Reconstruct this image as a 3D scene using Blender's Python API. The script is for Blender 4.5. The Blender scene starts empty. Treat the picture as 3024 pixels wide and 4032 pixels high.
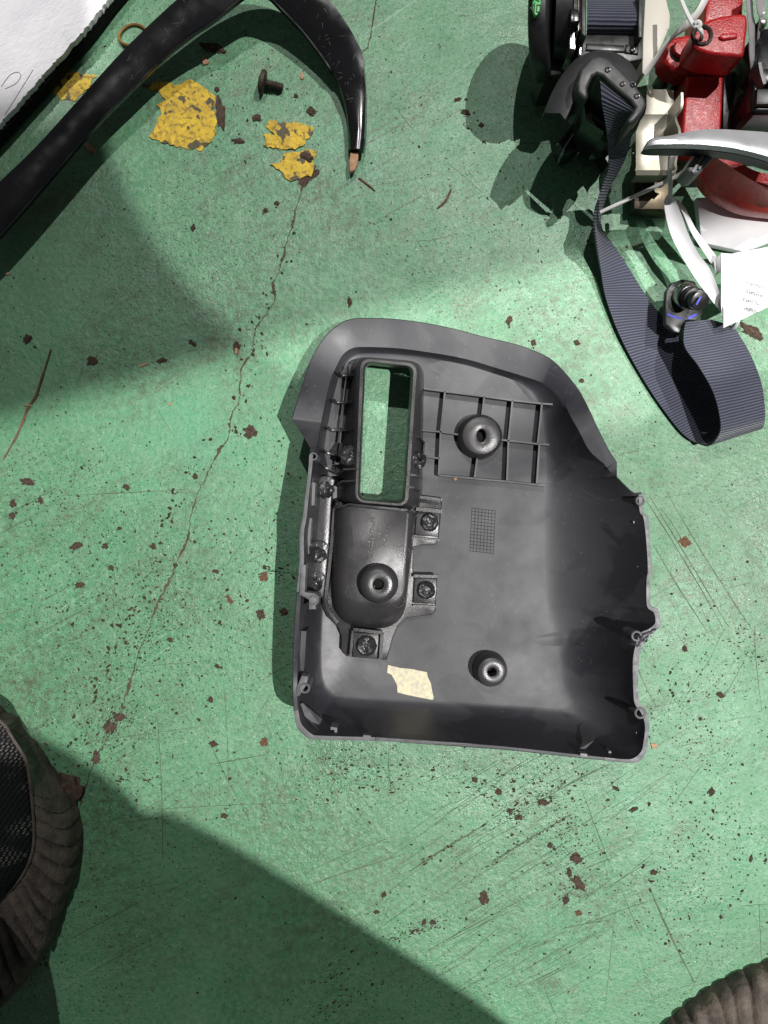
import bpy, bmesh, math, random
from mathutils import Vector, Matrix, noise as mnoise
random.seed(7)
scene = bpy.context.scene
C = scene.collection

# ------------------------------------------------------------------ camera
H = 0.583                 # camera height over the floor (m)
F = H * 5200.0            # focal length in photograph pixels
cam_d = bpy.data.cameras.new('camera')
cam = bpy.data.objects.new('camera', cam_d); C.objects.link(cam)
cam.location = (0, 0, H)
cam.rotation_euler = (0, 0, 0)
cam_d.sensor_fit = 'VERTICAL'; cam_d.sensor_height = 24.0
cam_d.lens = 24.0 * F / 4032.0
cam_d.clip_start = 0.01; cam_d.clip_end = 100
scene.camera = cam

def P(px, py, z=0.0):
    """photograph pixel + height in mm -> point of the place in metres"""
    k = (H - z / 1000.0) / F
    return Vector(((px - 1512) * k, (2016 - py) * k, z / 1000.0))

# ------------------------------------------------------------------ light
world = bpy.data.worlds.new('World'); scene.world = world
world.use_nodes = True
bg = world.node_tree.nodes['Background']
bg.inputs['Color'].default_value = (0.93, 0.97, 1.0, 1)
bg.inputs['Strength'].default_value = 0.07

def spot(name, az_from, tilt, dist, cpx, cpy, rpx, watts, blend=0.05, size=0.05, col=(1, 0.985, 0.955)):
    """workshop ceiling lamp, or a lamp added for brightening: az_from = compass side it hangs on (deg, 0 = photo right, 90 = photo top)"""
    t = P(cpx, cpy, 0)
    a = math.radians(az_from); ti = math.radians(tilt)
    d = Vector((math.cos(a) * math.sin(ti), math.sin(a) * math.sin(ti), math.cos(ti)))
    l = bpy.data.lights.new(name, 'SPOT'); o = bpy.data.objects.new(name, l); C.objects.link(o)
    o.location = t + d * dist
    o.rotation_euler = (-d).to_track_quat('-Z', 'Y').to_euler()
    r = rpx / 5200.0
    l.spot_size = 2 * math.atan(r / dist); l.spot_blend = blend
    l.energy = watts; l.shadow_soft_size = size; l.color = col
    return o

def half_spot(name, az_from, tilt, dist, A, B, lit, watts, blend=0.006, size=0.012, h=72, col=(1, 0.985, 0.955)):
    """wide ceiling lamp whose light is cut off along the floor line A-B (a cut added to form a shadow edge); lit = a point on the bright side"""
    a = math.radians(az_from); ti = math.radians(tilt); t = P(1512, 2016)
    pos = t + Vector((math.cos(a) * math.sin(ti), math.sin(a) * math.sin(ti), math.cos(ti))) * dist
    d1, d2 = (P(*A) - pos).normalized(), (P(*B) - pos).normalized()
    n = d1.cross(d2).normalized()
    if n.dot(P(*lit) - pos) < 0: n = -n
    hr = math.radians(h)
    ax = (d1 + d2).normalized() * math.cos(hr) + n * math.sin(hr)
    l = bpy.data.lights.new(name, 'SPOT'); o = bpy.data.objects.new(name, l); C.objects.link(o)
    o.location = pos; o.rotation_euler = ax.to_track_quat('-Z', 'Y').to_euler()
    l.spot_size = 2 * hr; l.spot_blend = blend; l.energy = watts; l.shadow_soft_size = size; l.color = col
    return o

half_spot('ceiling_or_added_lamp', -22, 20, 4.0, (0, 1640), (1250, 1270), (1500, 3000), 680, .003, .014)  # cut-off line added to shape the lower edge of a dark wedge
spot('ceiling_or_added_lamp', 40, 25, 4.0, 2300, -200, 1790, 420, 0.02, 0.008)  # cone narrowed so its rim shapes the wedge's upper shadow edge
spot('ceiling_or_added_lamp', 92, 28, 4.0, 1512, 2016, 9000, 165, 0.3, 0.012)
spot('ceiling_or_added_lamp', 120, 30, 4.0, 20, -40, 470, 380, 0.1, 0.012)  # added lamp without a known source, only brightens the fleece

scene.view_settings.view_transform = 'Standard'
scene.view_settings.look = 'None'
scene.view_settings.exposure = 0.27
scene.view_settings.gamma = 1.0
scene.view_settings.use_curve_mapping = False
scene.cycles.max_bounces = 6

# ------------------------------------------------------------------ materials
class NT:
    def __init__(s, name):
        s.m = bpy.data.materials.new(name); s.m.use_nodes = True
        s.t = s.m.node_tree; s.b = s.t.nodes['Principled BSDF']
        s.co = s.n('ShaderNodeTexCoord')
    def n(s, kind, **kw):
        x = s.t.nodes.new(kind)
        for k, v in kw.items(): setattr(x, k, v)
        return x
    def l(s, a, b): s.t.links.new(a, b)
    def noise(s, scale, detail=4, rough=.55, vec=None, dist=0):
        x = s.n('ShaderNodeTexNoise'); x.inputs['Scale'].default_value = scale
        x.inputs['Detail'].default_value = detail; x.inputs['Roughness'].default_value = rough
        x.inputs['Distortion'].default_value = dist
        s.l(vec if vec is not None else s.co.outputs['Object'], x.inputs['Vector']); return x.outputs['Fac']
    def map(s, scale=(1, 1, 1), rot=0.0, loc=(0, 0, 0), src=None):
        a = s.n('ShaderNodeMapping'); a.inputs['Rotation'].default_value = (0, 0, rot); a.inputs['Location'].default_value = loc
        s.l(src if src is not None else s.co.outputs['Object'], a.inputs['Vector'])
        b = s.n('ShaderNodeMapping'); b.inputs['Scale'].default_value = scale
        s.l(a.outputs[0], b.inputs['Vector']); return b.outputs[0]
    def ramp(s, fac, a, b, ca=0.0, cb=1.0):
        x = s.n('ShaderNodeMapRange'); x.clamp = True
        for i, v in zip((1, 2, 3, 4), (a, b, ca, cb)): x.inputs[i].default_value = v
        s.l(fac, x.inputs[0]); return x.outputs[0]
    def mix(s, fac, a, b):
        x = s.n('ShaderNodeMix', data_type='RGBA')
        for sock, v in ((x.inputs[0], fac), (x.inputs[6], a), (x.inputs[7], b)):
            if isinstance(v, (tuple, list)): sock.default_value = (*v, 1) if len(v) == 3 else v
            elif isinstance(v, (int, float)): sock.default_value = v
            else: s.l(v, sock)
        return x.outputs[2]
    def math(s, op, a, b=None):
        x = s.n('ShaderNodeMath', operation=op)
        for i, v in enumerate((a, b)):
            if v is None: continue
            if isinstance(v, (int, float)): x.inputs[i].default_value = v
            else: s.l(v, x.inputs[i])
        return x.outputs[0]
    def bump(s, h, strength=.3, dist=.0005, prev=None):
        x = s.n('ShaderNodeBump'); x.inputs['Strength'].default_value = strength; x.inputs['Distance'].default_value = dist
        s.l(h, x.inputs['Height'])
        if prev is not None: s.l(prev, x.inputs['Normal'])
        return x.outputs[0]
    def set(s, col=None, rough=None, metal=None, normal=None, spec=None, **kw):
        for k, v in (('Base Color', col), ('Roughness', rough), ('Metallic', metal), ('Normal', normal), ('Specular IOR Level', spec)):
            if v is None: continue
            i = s.b.inputs[k]
            if isinstance(v, (tuple, list)): i.default_value = (*v, 1) if len(v) == 3 else v
            elif isinstance(v, (int, float)): i.default_value = v
            else: s.l(v, i)
        return s.m

def simple(name, col, col2=None, rough=.5, metal=0., ns=60, bump=.15, bs=600, spec=.5, bd=.0004):
    n = NT(name)
    col2 = col2 or tuple(c * .7 for c in col)
    f = n.ramp(n.noise(ns, 6), .35, .68)
    c = n.mix(f, col, col2)
    r = n.ramp(n.noise(ns * 1.7, 5), .3, .7, max(rough - .1, .03), min(rough + .12, 1))
    nb = n.bump(n.noise(bs, 3), bump, bd)
    return n.set(c, r, metal, nb, spec)

def mat_floor():
    n = NT('green_floor_paint')
    big = n.noise(5.5, 5, .6); mid = n.noise(38, 6, .62); fine = n.noise(260, 6, .65)
    c = n.mix(n.ramp(big, .33, .67), (.062, .235, .112), (.104, .325, .166))
    c = n.mix(n.ramp(mid, .38, .72, 0, .75), c, (.146, .305, .176))
    c = n.mix(n.ramp(fine, .42, .66, 0, .75), c, (.196, .370, .226))
    c = n.mix(n.ramp(n.noise(9, 4, .6, n.map(loc=(3, 1, 0))), .58, .75, 0, .55), c, (.092, .345, .205))
    # grimy film
    g = n.math('MULTIPLY', n.ramp(n.noise(6, 4, .7, n.map(loc=(7, 2, 0))), .44, .66), n.ramp(n.noise(150, 4, .75), .42, .60))
    c = n.mix(n.math('MULTIPLY', g, .78), c, (.075, .085, .050))
    g2 = n.math('MULTIPLY', n.ramp(n.noise(14, 3, .7, n.map((1, 2.2, 1), -.5, (2, 9, 0))), .56, .72), n.ramp(n.noise(420, 3, .7), .40, .62))
    c = n.mix(n.math('MULTIPLY', g2, .8), c, (.105, .070, .045))
    c = n.mix(n.ramp(n.noise(3.2, 4, .6, n.map(loc=(4, 8, 0))), .45, .70, 0, .42), c, (.078, .150, .078))
    # long scuffs in several directions
    ma = n.noise(6, 2, .5, n.map(loc=(1, 5, 0))); mb = n.noise(5, 2, .5, n.map(loc=(11, 3, 0)))
    for ang, sx, sy, lo, hi, amt, off, msk, colr in (
            (-.50, 5, 420, .635, .70, .7, 0, ma, (.06, .09, .055)), (-.42, 9, 800, .63, .70, .55, 4, mb, (.07, .11, .065)),
            (-.16, 7, 600, .64, .71, .55, 9, ma, (.06, .10, .06)), (1.28, 6, 520, .65, .72, .5, 13, mb, (.06, .10, .06)),
            (.95, 8, 640, .66, .73, .5, 21, ma, (.06, .09, .05)), (-.58, 6, 700, .66, .72, .5, 31, mb, (.30, .50, .38))):
        s = n.ramp(n.noise(1, 2, .5, n.map((sx, sy, 1), ang, (off, off * .7, 0)), .15), lo, hi)
        k = n.math('MULTIPLY', n.math('MULTIPLY', s, n.ramp(msk, .44, .60)), amt)
        c = n.mix(k, c, colr)
    # pits and pepper specks
    for sc, lo, hi, msk, mlo, off, colr in ((330, .630, .67, ma, .36, 3, (.034, .042, .026)), (620, .60, .66, mb, .34, 8, (.040, .060, .034)),
                                           (170, .70, .72, mb, .40, 15, (.070, .040, .026)), (430, .70, .73, ma, .3, 25, (.45, .60, .48))):
        s = n.ramp(n.noise(sc, 2, .55, n.map((1, 1.35, 1), .4, (off, off, 0))), lo, hi)
        k = n.math('MULTIPLY', s, n.ramp(msk, mlo, mlo + .22))
        c = n.mix(n.math('MULTIPLY', k, .9), c, colr)
    nb = n.bump(n.noise(260, 4, .75), .55, .0013)
    nb = n.bump(n.noise(46, 3, .6), .35, .003, nb)
    r = n.math('ADD', n.ramp(n.noise(70, 3), .3, .7, -.08, .08), n.ramp(n.noise(8, 3), .35, .65, .28, .50))
    return n.set(c, r, 0, nb, .5)

def mat_shell():
    n = NT('charcoal_moulded_plastic')
    sm = n.ramp(n.noise(22, 3, .45, dist=.7), .48, .545)
    c = n.mix(sm, (.027, .027, .033), (.044, .043, .049))
    c = n.mix(n.ramp(n.noise(420, 3), .66, .72, 0, .5), c, (.12, .115, .11))
    c = n.mix(n.ramp(n.noise(1, 2, .5, n.map((14, 700, 1), .6)), .68, .74, 0, .35), c, (.10, .10, .10))
    r = n.ramp(n.noise(34, 4), .3, .7, .40, .56)
    nb = n.bump(n.noise(1500, 2), .10, .0003)
    nb = n.bump(n.noise(30, 3), .10, .001, nb)
    return n.set(c, r, 0, nb, .5)

def mat_webbing():
    n = NT('navy_seat_belt_webbing')
    uv = n.co.outputs['UV']
    sx = n.n('ShaderNodeSeparateXYZ'); n.l(uv, sx.inputs[0])
    jit = n.math('MULTIPLY', n.math('SUBTRACT', n.noise(40, 2, .5, uv), .5), .0016)
    v = n.math('ADD', sx.outputs['Y'], jit)
    w = n.math('SINE', n.math('MULTIPLY', v, 2 * math.pi / .0021))
    u = n.math('SINE', n.math('MULTIPLY', sx.outputs['X'], 2 * math.pi / .0016))
    hgt = n.math('ADD', n.math('MULTIPLY', w, .5), n.math('MULTIPLY', u, .10))
    f = n.ramp(hgt, -.45, .55)
    big = n.ramp(n.noise(30, 4), .35, .7)
    c = n.mix(f, (.022, .024, .040), n.mix(big, (.105, .112, .155), (.070, .076, .112)))
    nb = n.bump(hgt, .8, .0008)
    nb = n.bump(n.noise(900, 3), .3, .0004, nb)
    n.b.inputs['Sheen Weight'].default_value = .25
    return n.set(c, .78, 0, nb, .3)

def mat_felt():
    n = NT('white_fleece')
    c = n.mix(n.ramp(n.noise(45, 5, .65), .35, .7), (.86, .85, .88), (.74, .73, .77))
    nb = n.bump(n.noise(330, 5, .7, n.map((1, .45, 1), .9)), .55, .0022)
    n.b.inputs['Sheen Weight'].default_value = .4
    return n.set(c, .95, 0, nb, .2)

def mat_yellow():
    n = NT('chipped_yellow_paint')
    c = n.mix(n.ramp(n.noise(90, 5, .6), .35, .68), (.72, .49, .030), (.46, .30, .035))
    c = n.mix(n.ramp(n.noise(330, 4, .6), .52, .60, 0, .75), c, (.22, .145, .035))
    c = n.mix(n.ramp(n.noise(110, 2, .5, n.map(loc=(5, 1, 0))), .575, .62), c, (.085, .07, .038))
    nb = n.bump(n.noise(170, 4, .65), .7, .0016)
    return n.set(c, .6, 0, nb, .4)

def mat_knit():
    n = NT('black_knit_upper')
    sx = n.n('ShaderNodeSeparateXYZ'); n.l(n.map(rot=.45), sx.inputs[0])
    j = n.math('MULTIPLY', n.math('SUBTRACT', n.noise(60, 2), .5), .004)
    rows = n.math('SINE', n.math('MULTIPLY', n.math('ADD', sx.outputs['Y'], j), 6.283 / .0032))
    st = n.math('SINE', n.math('MULTIPLY', n.math('ADD', sx.outputs['X'], n.math('MULTIPLY', rows, .0004)), 6.283 / .0024))
    hgt = n.math('MULTIPLY', rows, st)
    band = n.ramp(n.noise(1, 2, .5, n.map((22, 60, 20), .45)), .50, .60)
    k = n.math('MULTIPLY', n.ramp(hgt, .15, .6), band)
    c = n.mix(n.math('MULTIPLY', k, .8), (.014, .014, .017), (.24, .22, .21))
    nb = n.bump(n.math('ADD', hgt, n.noise(500, 3)), .7, .0010)
    return n.set(c, .88, 0, nb, .25)

M = {
 'floor': mat_floor(), 'shell': mat_shell(), 'web': mat_webbing(), 'felt': mat_felt(), 'knit': mat_knit(),
 'housing': simple('black_grained_plastic', (.028, .027, .029), (.042, .040, .042), .30, 0, 40, .28, 1400),
 'melt': simple('melted_black_plastic', (.016, .016, .017), (.034, .033, .034), .33, 0, 160, .6, 420, .6, .0012),
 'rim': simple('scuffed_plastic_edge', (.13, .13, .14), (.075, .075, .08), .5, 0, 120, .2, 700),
 'gloss': simple('glossy_black_plastic', (.007, .007, .008), (.010, .010, .012), .20, 0, 30, .02, 500),
 'blackmetal': simple('black_painted_steel', (.009, .009, .009), (.018, .018, .018), .35, .0, 80, .1, 500),
 'blackplastic': simple('satin_black_plastic', (.012, .012, .013), (.022, .022, .023), .42, 0, 70, .12, 900),
 'guide': simple('matt_black_guide_plastic', (.026, .026, .028), (.038, .038, .040), .5, 0, 60, .12, 900),
 'dirtlump': simple('crumbly_brown_soil', (.120, .082, .062), (.048, .034, .026), .95, 0, 2.2, .9, 5, .2, .0012),
 'claylump': simple('crumbly_orange_clay', (.21, .115, .070), (.12, .062, .040), .95, 0, 2.2, .9, 5, .2, .0012),
 'red': simple('red_painted_steel', (.47, .013, .017), (.33, .008, .011), .30, 0, 130, .5, 900, .5, .0006),
 'steel': simple('bare_steel', (.55, .54, .50), (.40, .39, .36), .32, 1.0, 90, .15, 500),
 'zinc': simple('pale_zinc_sheet', (.50, .475, .41), (.34, .32, .26), .40, .6, 30, .12, 300),
 'bronze': simple('dark_zinc_sheet', (.13, .10, .06), (.05, .04, .03), .4, .7, 30, .15, 300),
 'silver': simple('silver_painted_plastic', (.46, .46, .48), (.40, .40, .42), .34, .25, 40, .1, 1300),
 'white': simple('white_paper', (.70, .69, .71), (.62, .61, .63), .62, 0, 25, .12, 200),
 'whiteplastic': simple('white_nylon', (.78, .77, .75), (.68, .67, .65), .42, 0, 40, .1, 400),
 'cream': simple('cream_plastic', (.70, .66, .58), (.62, .58, .50), .5, 0, 20, .1, 300),
 'film': simple('grey_plastic_film', (.32, .30, .31), (.18, .17, .18), .25, 0, 60, .5, 150, .5, .001),
 'greyplastic': simple('dark_grey_plastic', (.13, .13, .135), (.09, .09, .095), .42, 0, 50, .12, 900),
 'tape': simple('cream_masking_tape', (.70, .64, .42), (.48, .45, .38), .8, 0, 330, .6, 520, .3, .0006),
 'yellow': mat_yellow(),
 'dirt': simple('brown_soil', (.135, .088, .066), (.060, .040, .030), .95, 0, 220, .9, 700, .2, .001),
 'grit': simple('dark_grit', (.060, .044, .032), (.026, .026, .018), .9, 0, 90, .5, 700, .2, .0005),
 'clay': simple('orange_clay', (.20, .085, .040), (.12, .05, .026), .95, 0, 200, .8, 600, .2, .001),
 'wood': simple('pale_wood_chip', (.50, .30, .19), (.34, .18, .10), .8, 0, 200, .5, 500, .3, .0006),
 'twig': simple('brown_twig_bark', (.20, .115, .075), (.085, .045, .03), .9, 0, 160, .7, 500, .2, .001),
 'rust': simple('dirty_rusted_steel', (.045, .036, .030), (.085, .062, .048), .6, .5, 240, .7, 600, .4, .0008),
 'rubberband': simple('amber_rubber', (.28, .15, .035), (.20, .10, .03), .45, 0, 90, .2, 600),
 'rubber': simple('dusty_grey_rubber', (.062, .052, .046), (.150, .122, .100), .75, 0, 70, .8, 260, .3, .0016),
 'trouser': simple('dark_work_cloth', (.03, .032, .04), (.02, .021, .027), .9, 0, 50, .4, 900, .2),
 'blue': simple('blue_paint_mark', (.05, .06, .55), (.04, .05, .35), .6, 0, 200, .2, 500),
 'green': simple('green_sticker', (.03, .42, .07), (.025, .36, .06), .45, 0, 40, .05, 400),
 'ink': simple('grey_ink', (.035, .035, .038), (.06, .06, .065), .8, 0, 400, .0, 400),
 'inkdark': simple('dark_green_ink', (.01, .06, .015), (.01, .05, .012), .7, 0, 200, .0, 400),
 'black_layer': simple('flat_black_and_hole_shade', (.008, .008, .008), (.014, .014, .014), .95, 0, 200, .6, 600, .1, .001),  # flat black, also used as painted shade in the screw holes
 'crack': simple('soil_filled_crack', (.060, .055, .036), (.125, .085, .058), .95, 0, 130, .6, 500, .2, .0006),
 'scratch': simple('dark_scuff_in_paint', (.062, .105, .058), (.095, .13, .075), .8, 0, 150, .2, 500),
}

# ------------------------------------------------------------------ mesh helpers
def tag(o, label=None, cat=None, group=None, kind=None):
    if label: o['label'] = label
    if cat: o['category'] = cat
    if group: o['group'] = group
    if kind: o['kind'] = kind
    return o

def empty(name, loc, label, cat, group=None):
    o = bpy.data.objects.new(name, None); C.objects.link(o); o.location = loc; o.empty_display_size = .02
    return tag(o, label, cat, group)

def world_of(o):
    m = o.matrix_basis.copy()
    if o.parent is not None:
        m = world_of(o.parent) @ o.matrix_parent_inverse @ m
    return m

def mk(name, verts, faces, mat, parent=None, smooth=35, fix=True):
    me = bpy.data.meshes.new(name)
    me.from_pydata([tuple(v) for v in verts], [], faces)
    if fix:
        bm = bmesh.new(); bm.from_mesh(me)
        bmesh.ops.recalc_face_normals(bm, faces=bm.faces); bm.to_mesh(me); bm.free()
    me.materials.append(M[mat])
    if smooth:
        me.shade_smooth(); me.set_sharp_from_angle(angle=math.radians(smooth))
    o = bpy.data.objects.new(name, me); C.objects.link(o)
    if parent is not None:
        o.parent = parent; o.matrix_parent_inverse = world_of(parent).inverted()
    return o

def origin_to_base(o):
    """put a single-mesh thing's origin at its base centre"""
    vs = [v.co for v in o.data.vertices]
    lo = Vector((sum(v.x for v in vs) / len(vs), sum(v.y for v in vs) / len(vs), min(v.z for v in vs)))
    o.data.transform(Matrix.Translation(-lo)); o.location = lo
    return o

def cr(p0, p1, p2, p3, t):
    return 0.5 * ((2 * p1) + (-p0 + p2) * t + (2 * p0 - 5 * p1 + 4 * p2 - p3) * t * t + (-p0 + 3 * p1 - 3 * p2 + p3) * t ** 3)

def smooth_path(pts, sub=4, closed=False):
    n = len(pts); out = []
    for i in range(n if closed else n - 1):
        if closed: q = [pts[(i + k) % n] for k in (-1, 0, 1, 2)]
        else: q = [pts[max(i - 1, 0)], pts[i], pts[i + 1], pts[min(i + 2, n - 1)]]
        for k in range(sub): out.append(cr(*q, k / sub))
    if not closed: out.append(pts[-1].copy())
    return out

def loft(name, rings, mat, parent=None, cap_last=False, cap_first=False, smooth=40, closed=True):
    n = len(rings[0]); vs = [v for r in rings for v in r]; fs = []
    for i in range(len(rings) - 1):
        for j in range(n if closed else n - 1):
            a, b = i * n + j, i * n + (j + 1) % n
            fs.append((a, b, b + n, a + n))
    if cap_last: fs.append(tuple(range((len(rings) - 1) * n, len(rings) * n)))
    if cap_first: fs.append(tuple(reversed(range(n))))
    return mk(name, vs, fs, mat, parent, smooth)

def prism(name, poly, z0, z1, mat, parent=None, bevel=.6, sub=0, smooth=40, seg=2):
    """slab whose top outline is seen at these pixels, straight sides"""
    top = [P(x, y, (z1 if len(q) == 0 else q[0])) for x, y, *q in poly]
    if sub: top = smooth_path(top, sub, True)
    bm = bmesh.new()
    tv = [bm.verts.new(v) for v in top]
    bv = [bm.verts.new((v.x, v.y, z0 / 1000.0)) for v in top]
    n = len(tv)
    ft = bm.faces.new(tv); bm.faces.new(list(reversed(bv)))
    for i in range(n): bm.faces.new((tv[i], bv[i], bv[(i + 1) % n], tv[(i + 1) % n]))
    bmesh.ops.recalc_face_normals(bm, faces=bm.faces)
    if bevel:
        bmesh.ops.bevel(bm, geom=list(ft.edges), offset=bevel / 1000.0, segments=seg, profile=.5, affect='EDGES', clamp_overlap=True)
    bmesh.ops.triangulate(bm, faces=[f for f in bm.faces if len(f.verts) > 4])
    me = bpy.data.meshes.new(name); bm.to_mesh(me); bm.free()
    me.materials.append(M[mat])
    if smooth: me.shade_smooth(); me.set_sharp_from_angle(angle=math.radians(smooth))
    o = bpy.data.objects.new(name, me); C.objects.link(o)
    if parent is not None: o.parent = parent; o.matrix_parent_inverse = world_of(parent).inverted()
    return o

def lathe(name, px, py, zref, prof, mat, parent=None, seg=32, wob=0, sy=1.0, hole_sy=None, smooth=35):
    c = P(px, py, zref); rings = []
    for r, z in prof:
        ring = []
        for k in range(seg):
            a = 2 * math.pi * k / seg
            d = Vector((math.cos(a) * r, math.sin(a) * r * (hole_sy if hole_sy and r < 6 else sy), 0)) / 1000.0
            v = Vector((c.x + d.x, c.y + d.y, z / 1000.0))
            if wob: v += Vector([mnoise.noise(v * 420 + Vector((i * 31, 0, 0))) for i in range(3)]) * wob / 1000.0
            ring.append(v)
        rings.append(ring)
    return loft(name, rings, mat, parent, cap_last=True, smooth=smooth)

def wall(name, pts, zbot, th, mat, parent=None, sub=0):
    """thin upright web along a path of (px,py,ztop)"""
    tp = [P(*p) for p in pts]
    if sub: tp = smooth_path(tp, sub)
    vs, n = [], len(tp)
    for i, p in enumerate(tp):
        d = tp[min(i + 1, n - 1)] - tp[max(i - 1, 0)]
        s = Vector((-d.y, d.x, 0)).normalized() * th / 2000.0
        b = zbot[i] if isinstance(zbot, list) else zbot
        vs += [p + s, p - s, Vector((p.x - s.x, p.y - s.y, b / 1000.0)), Vector((p.x + s.x, p.y + s.y, b / 1000.0))]
    fs = [(0, 1, 2, 3), tuple(4 * (n - 1) + k for k in (3, 2, 1, 0))]
    for i in range(n - 1):
        for k in range(4):
            a, b = 4 * i + k, 4 * i + (k + 1) % 4
            fs.append((a, b, b + 4, a + 4))
    return mk(name, vs, fs, mat, parent, 35)

def tube(name, pts, r, mat, parent=None, sub=4, seg=8, flat=1.0, closed=False, rr=None):
    tp = smooth_path(pts, sub, closed); n = len(tp); rings = []
    for i, p in enumerate(tp):
        d = (tp[(i + 1) % n] - tp[i - 1]) if closed else (tp[min(i + 1, n - 1)] - tp[max(i - 1, 0)])
        d.normalize()
        s = d.cross(Vector((0, 0, 1)))
        if s.length < 1e-4: s = Vector((1, 0, 0))
        s.normalize(); u = s.cross(d)
        ri = r if rr is None else rr(i / max(n - 1, 1)) * r
        rings.append([p + (s * math.cos(2 * math.pi * k / seg) + u * math.sin(2 * math.pi * k / seg) * flat) * ri / 1000.0 for k in range(seg)])
    if closed: rings.append(rings[0]); return loft(name, rings, mat, parent)
    return loft(name, rings, mat, parent, True, True)

def ribbon(name, L, R, mat, parent=None, across=6, dome=0.0, th=1.2, sub=5, uv=False, smooth=50, edge=None):
    """strap/bar between two paired edge paths of 3-D points; dome (mm) lifts the middle"""
    l, r = smooth_path(L, sub), smooth_path(R, sub); n = len(l); A = across
    vs, fs, uvs = [], [], []
    w = A + 1; m = w * 2; run = 0
    for i in range(n):
        a, b = l[i], r[i]
        d = (l[min(i + 1, n - 1)] + r[min(i + 1, n - 1)] - l[max(i - 1, 0)] - r[max(i - 1, 0)])
        nor = (b - a).cross(d).normalized()
        if not uv and nor.z < 0: nor = -nor
        if i: run += ((a + b) / 2 - (l[i - 1] + r[i - 1]) / 2).length
        row, low = [], []
        for k in range(w):
            t = k / A; lift = dome * (1 - (2 * t - 1) ** 2) if edge is None else dome * edge(t)
            p = a.lerp(b, t) + nor * lift / 1000.0
            row.append(p); low.append(p - nor * th / 1000.0)
            uvs.append(((b - a).length * t, run))
        for k in range(w): uvs.append(((b - a).length * (1 - k / A), run))
        vs += row + list(reversed(low))
    for i in range(n - 1):
        for k in range(m):
            p, q = i * m + k, i * m + (k + 1) % m
            fs.append((p, q, q + m, p + m))
    fs.append(tuple(range(m))); fs.append(tuple(reversed(range((n - 1) * m, n * m))))
    o = mk(name, vs, fs, mat, parent, smooth)
    if uv:
        me = o.data; ul = me.uv_layers.new(name='UVMap')
        for lp in me.loops: ul.data[lp.index].uv = uvs[lp.vertex_index]
    return o

def rrect(corners, rad, z, n=6):
    """rounded polygon seen at these pixels: list of points at height z"""
    out = []; m = len(corners)
    for i in range(m):
        c = Vector(corners[i]); a = (Vector(corners[i - 1]) - c); b = (Vector(corners[(i + 1) % m]) - c)
        r = rad[i] if isinstance(rad, (list, tuple)) else rad
        p, q = c + a.normalized() * r, c + b.normalized() * r
        for k in range(n + 1):
            t = k / n
            v = p * (1 - t) ** 2 + c * 2 * t * (1 - t) + q * t * t
            out.append(P(v.x, v.y, z))
    return out

def text_mesh(name, body, px, py, z, size_mm, ang, mat, parent, ext=.15, align='CENTER', sx=1.0):
    cu = bpy.data.curves.new(name, 'FONT'); cu.body = body; cu.size = size_mm / 1000.0
    cu.align_x = align; cu.align_y = 'CENTER'; cu.extrude = ext / 1000.0; cu.resolution_u = 2
    t = bpy.data.objects.new(name, cu); C.objects.link(t)
    dg = bpy.context.evaluated_depsgraph_get()
    me = bpy.data.meshes.new_from_object(t.evaluated_get(dg))
    bpy.data.objects.remove(t); bpy.data.curves.remove(cu)
    me.transform(Matrix.Translation(P(px, py, z)) @ Matrix.Rotation(math.radians(ang), 4, 'Z') @ Matrix.Diagonal((sx, 1, 1, 1)))
    me.materials.clear(); me.materials.append(M[mat]); me.name = name
    o = bpy.data.objects.new(name, me); C.objects.link(o)
    if parent is not None: o.parent = parent; o.matrix_parent_inverse = world_of(parent).inverted()
    return o


# ================================================================== THE SETTING
def ico_lump(name, seed, flat=.45, amp=.45, sub=3):
    bm = bmesh.new(); bmesh.ops.create_icosphere(bm, subdivisions=sub, radius=1)
    for v in bm.verts:
        k = 1 + amp * mnoise.noise(v.co * 1.5 + Vector((seed * 7.3, 0, 0))) + amp * .6 * mnoise.noise(v.co * 3.7 + Vector((0, seed * 3.1, 0)))
        k += amp * .55 * mnoise.noise(v.co * 8 + Vector((seed, seed * 5.7, 0)))
        v.co *= k
        v.co.z = max(v.co.z * flat, -.12)
        v.co.z += .12
    me = bpy.data.meshes.new(name); bm.to_mesh(me); bm.free()
    return me

s_ = 1.6
floor = mk('floor', [(-s_, -s_, 0), (s_, -s_, 0), (s_, s_, 0), (-s_, s_, 0)], [(0, 1, 2, 3)], 'floor', None, 0)
tag(floor, 'scratched green painted concrete floor strewn with dirt', None, None, 'structure')

# soil-filled cracks: low uneven strips lying in the paint
def crack(path, w0, w1, seed, label=None, mat='crack'):
    rnd = random.Random(seed)
    pts = smooth_path([P(x, y, .25) for x, y in path], 22)
    vs, fs = [], []
    for i, p in enumerate(pts):
        d = (pts[min(i + 1, len(pts) - 1)] - pts[max(i - 1, 0)]); sd = Vector((-d.y, d.x, 0)).normalized()
        q = mnoise.noise(p * 75 + Vector((seed, 0, 0))) + .55 * mnoise.noise(p * 420); q2 = mnoise.noise(p * 190) + .8 * mnoise.noise(p * 620 + Vector((3, 0, 0)))
        w = (w0 + (w1 - w0) * max(0, q + .15) * 1.6 + rnd.random() * .5) / 1000.0 * (0.25 if i in (0, len(pts) - 1) else 1)
        o = sd * (q2 * .9 / 1000.0)
        vs += [p + o + sd * w / 2, p + o + Vector((0, 0, .0003)), p + o - sd * w / 2]
    for i in range(len(pts) - 1):
        for k in (0, 1): fs.append((3 * i + k, 3 * i + k + 1, 3 * i + k + 4, 3 * i + k + 3))
    o = mk('crack', vs, fs, mat, floor, 60)
    if label: o['label'] = label
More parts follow.
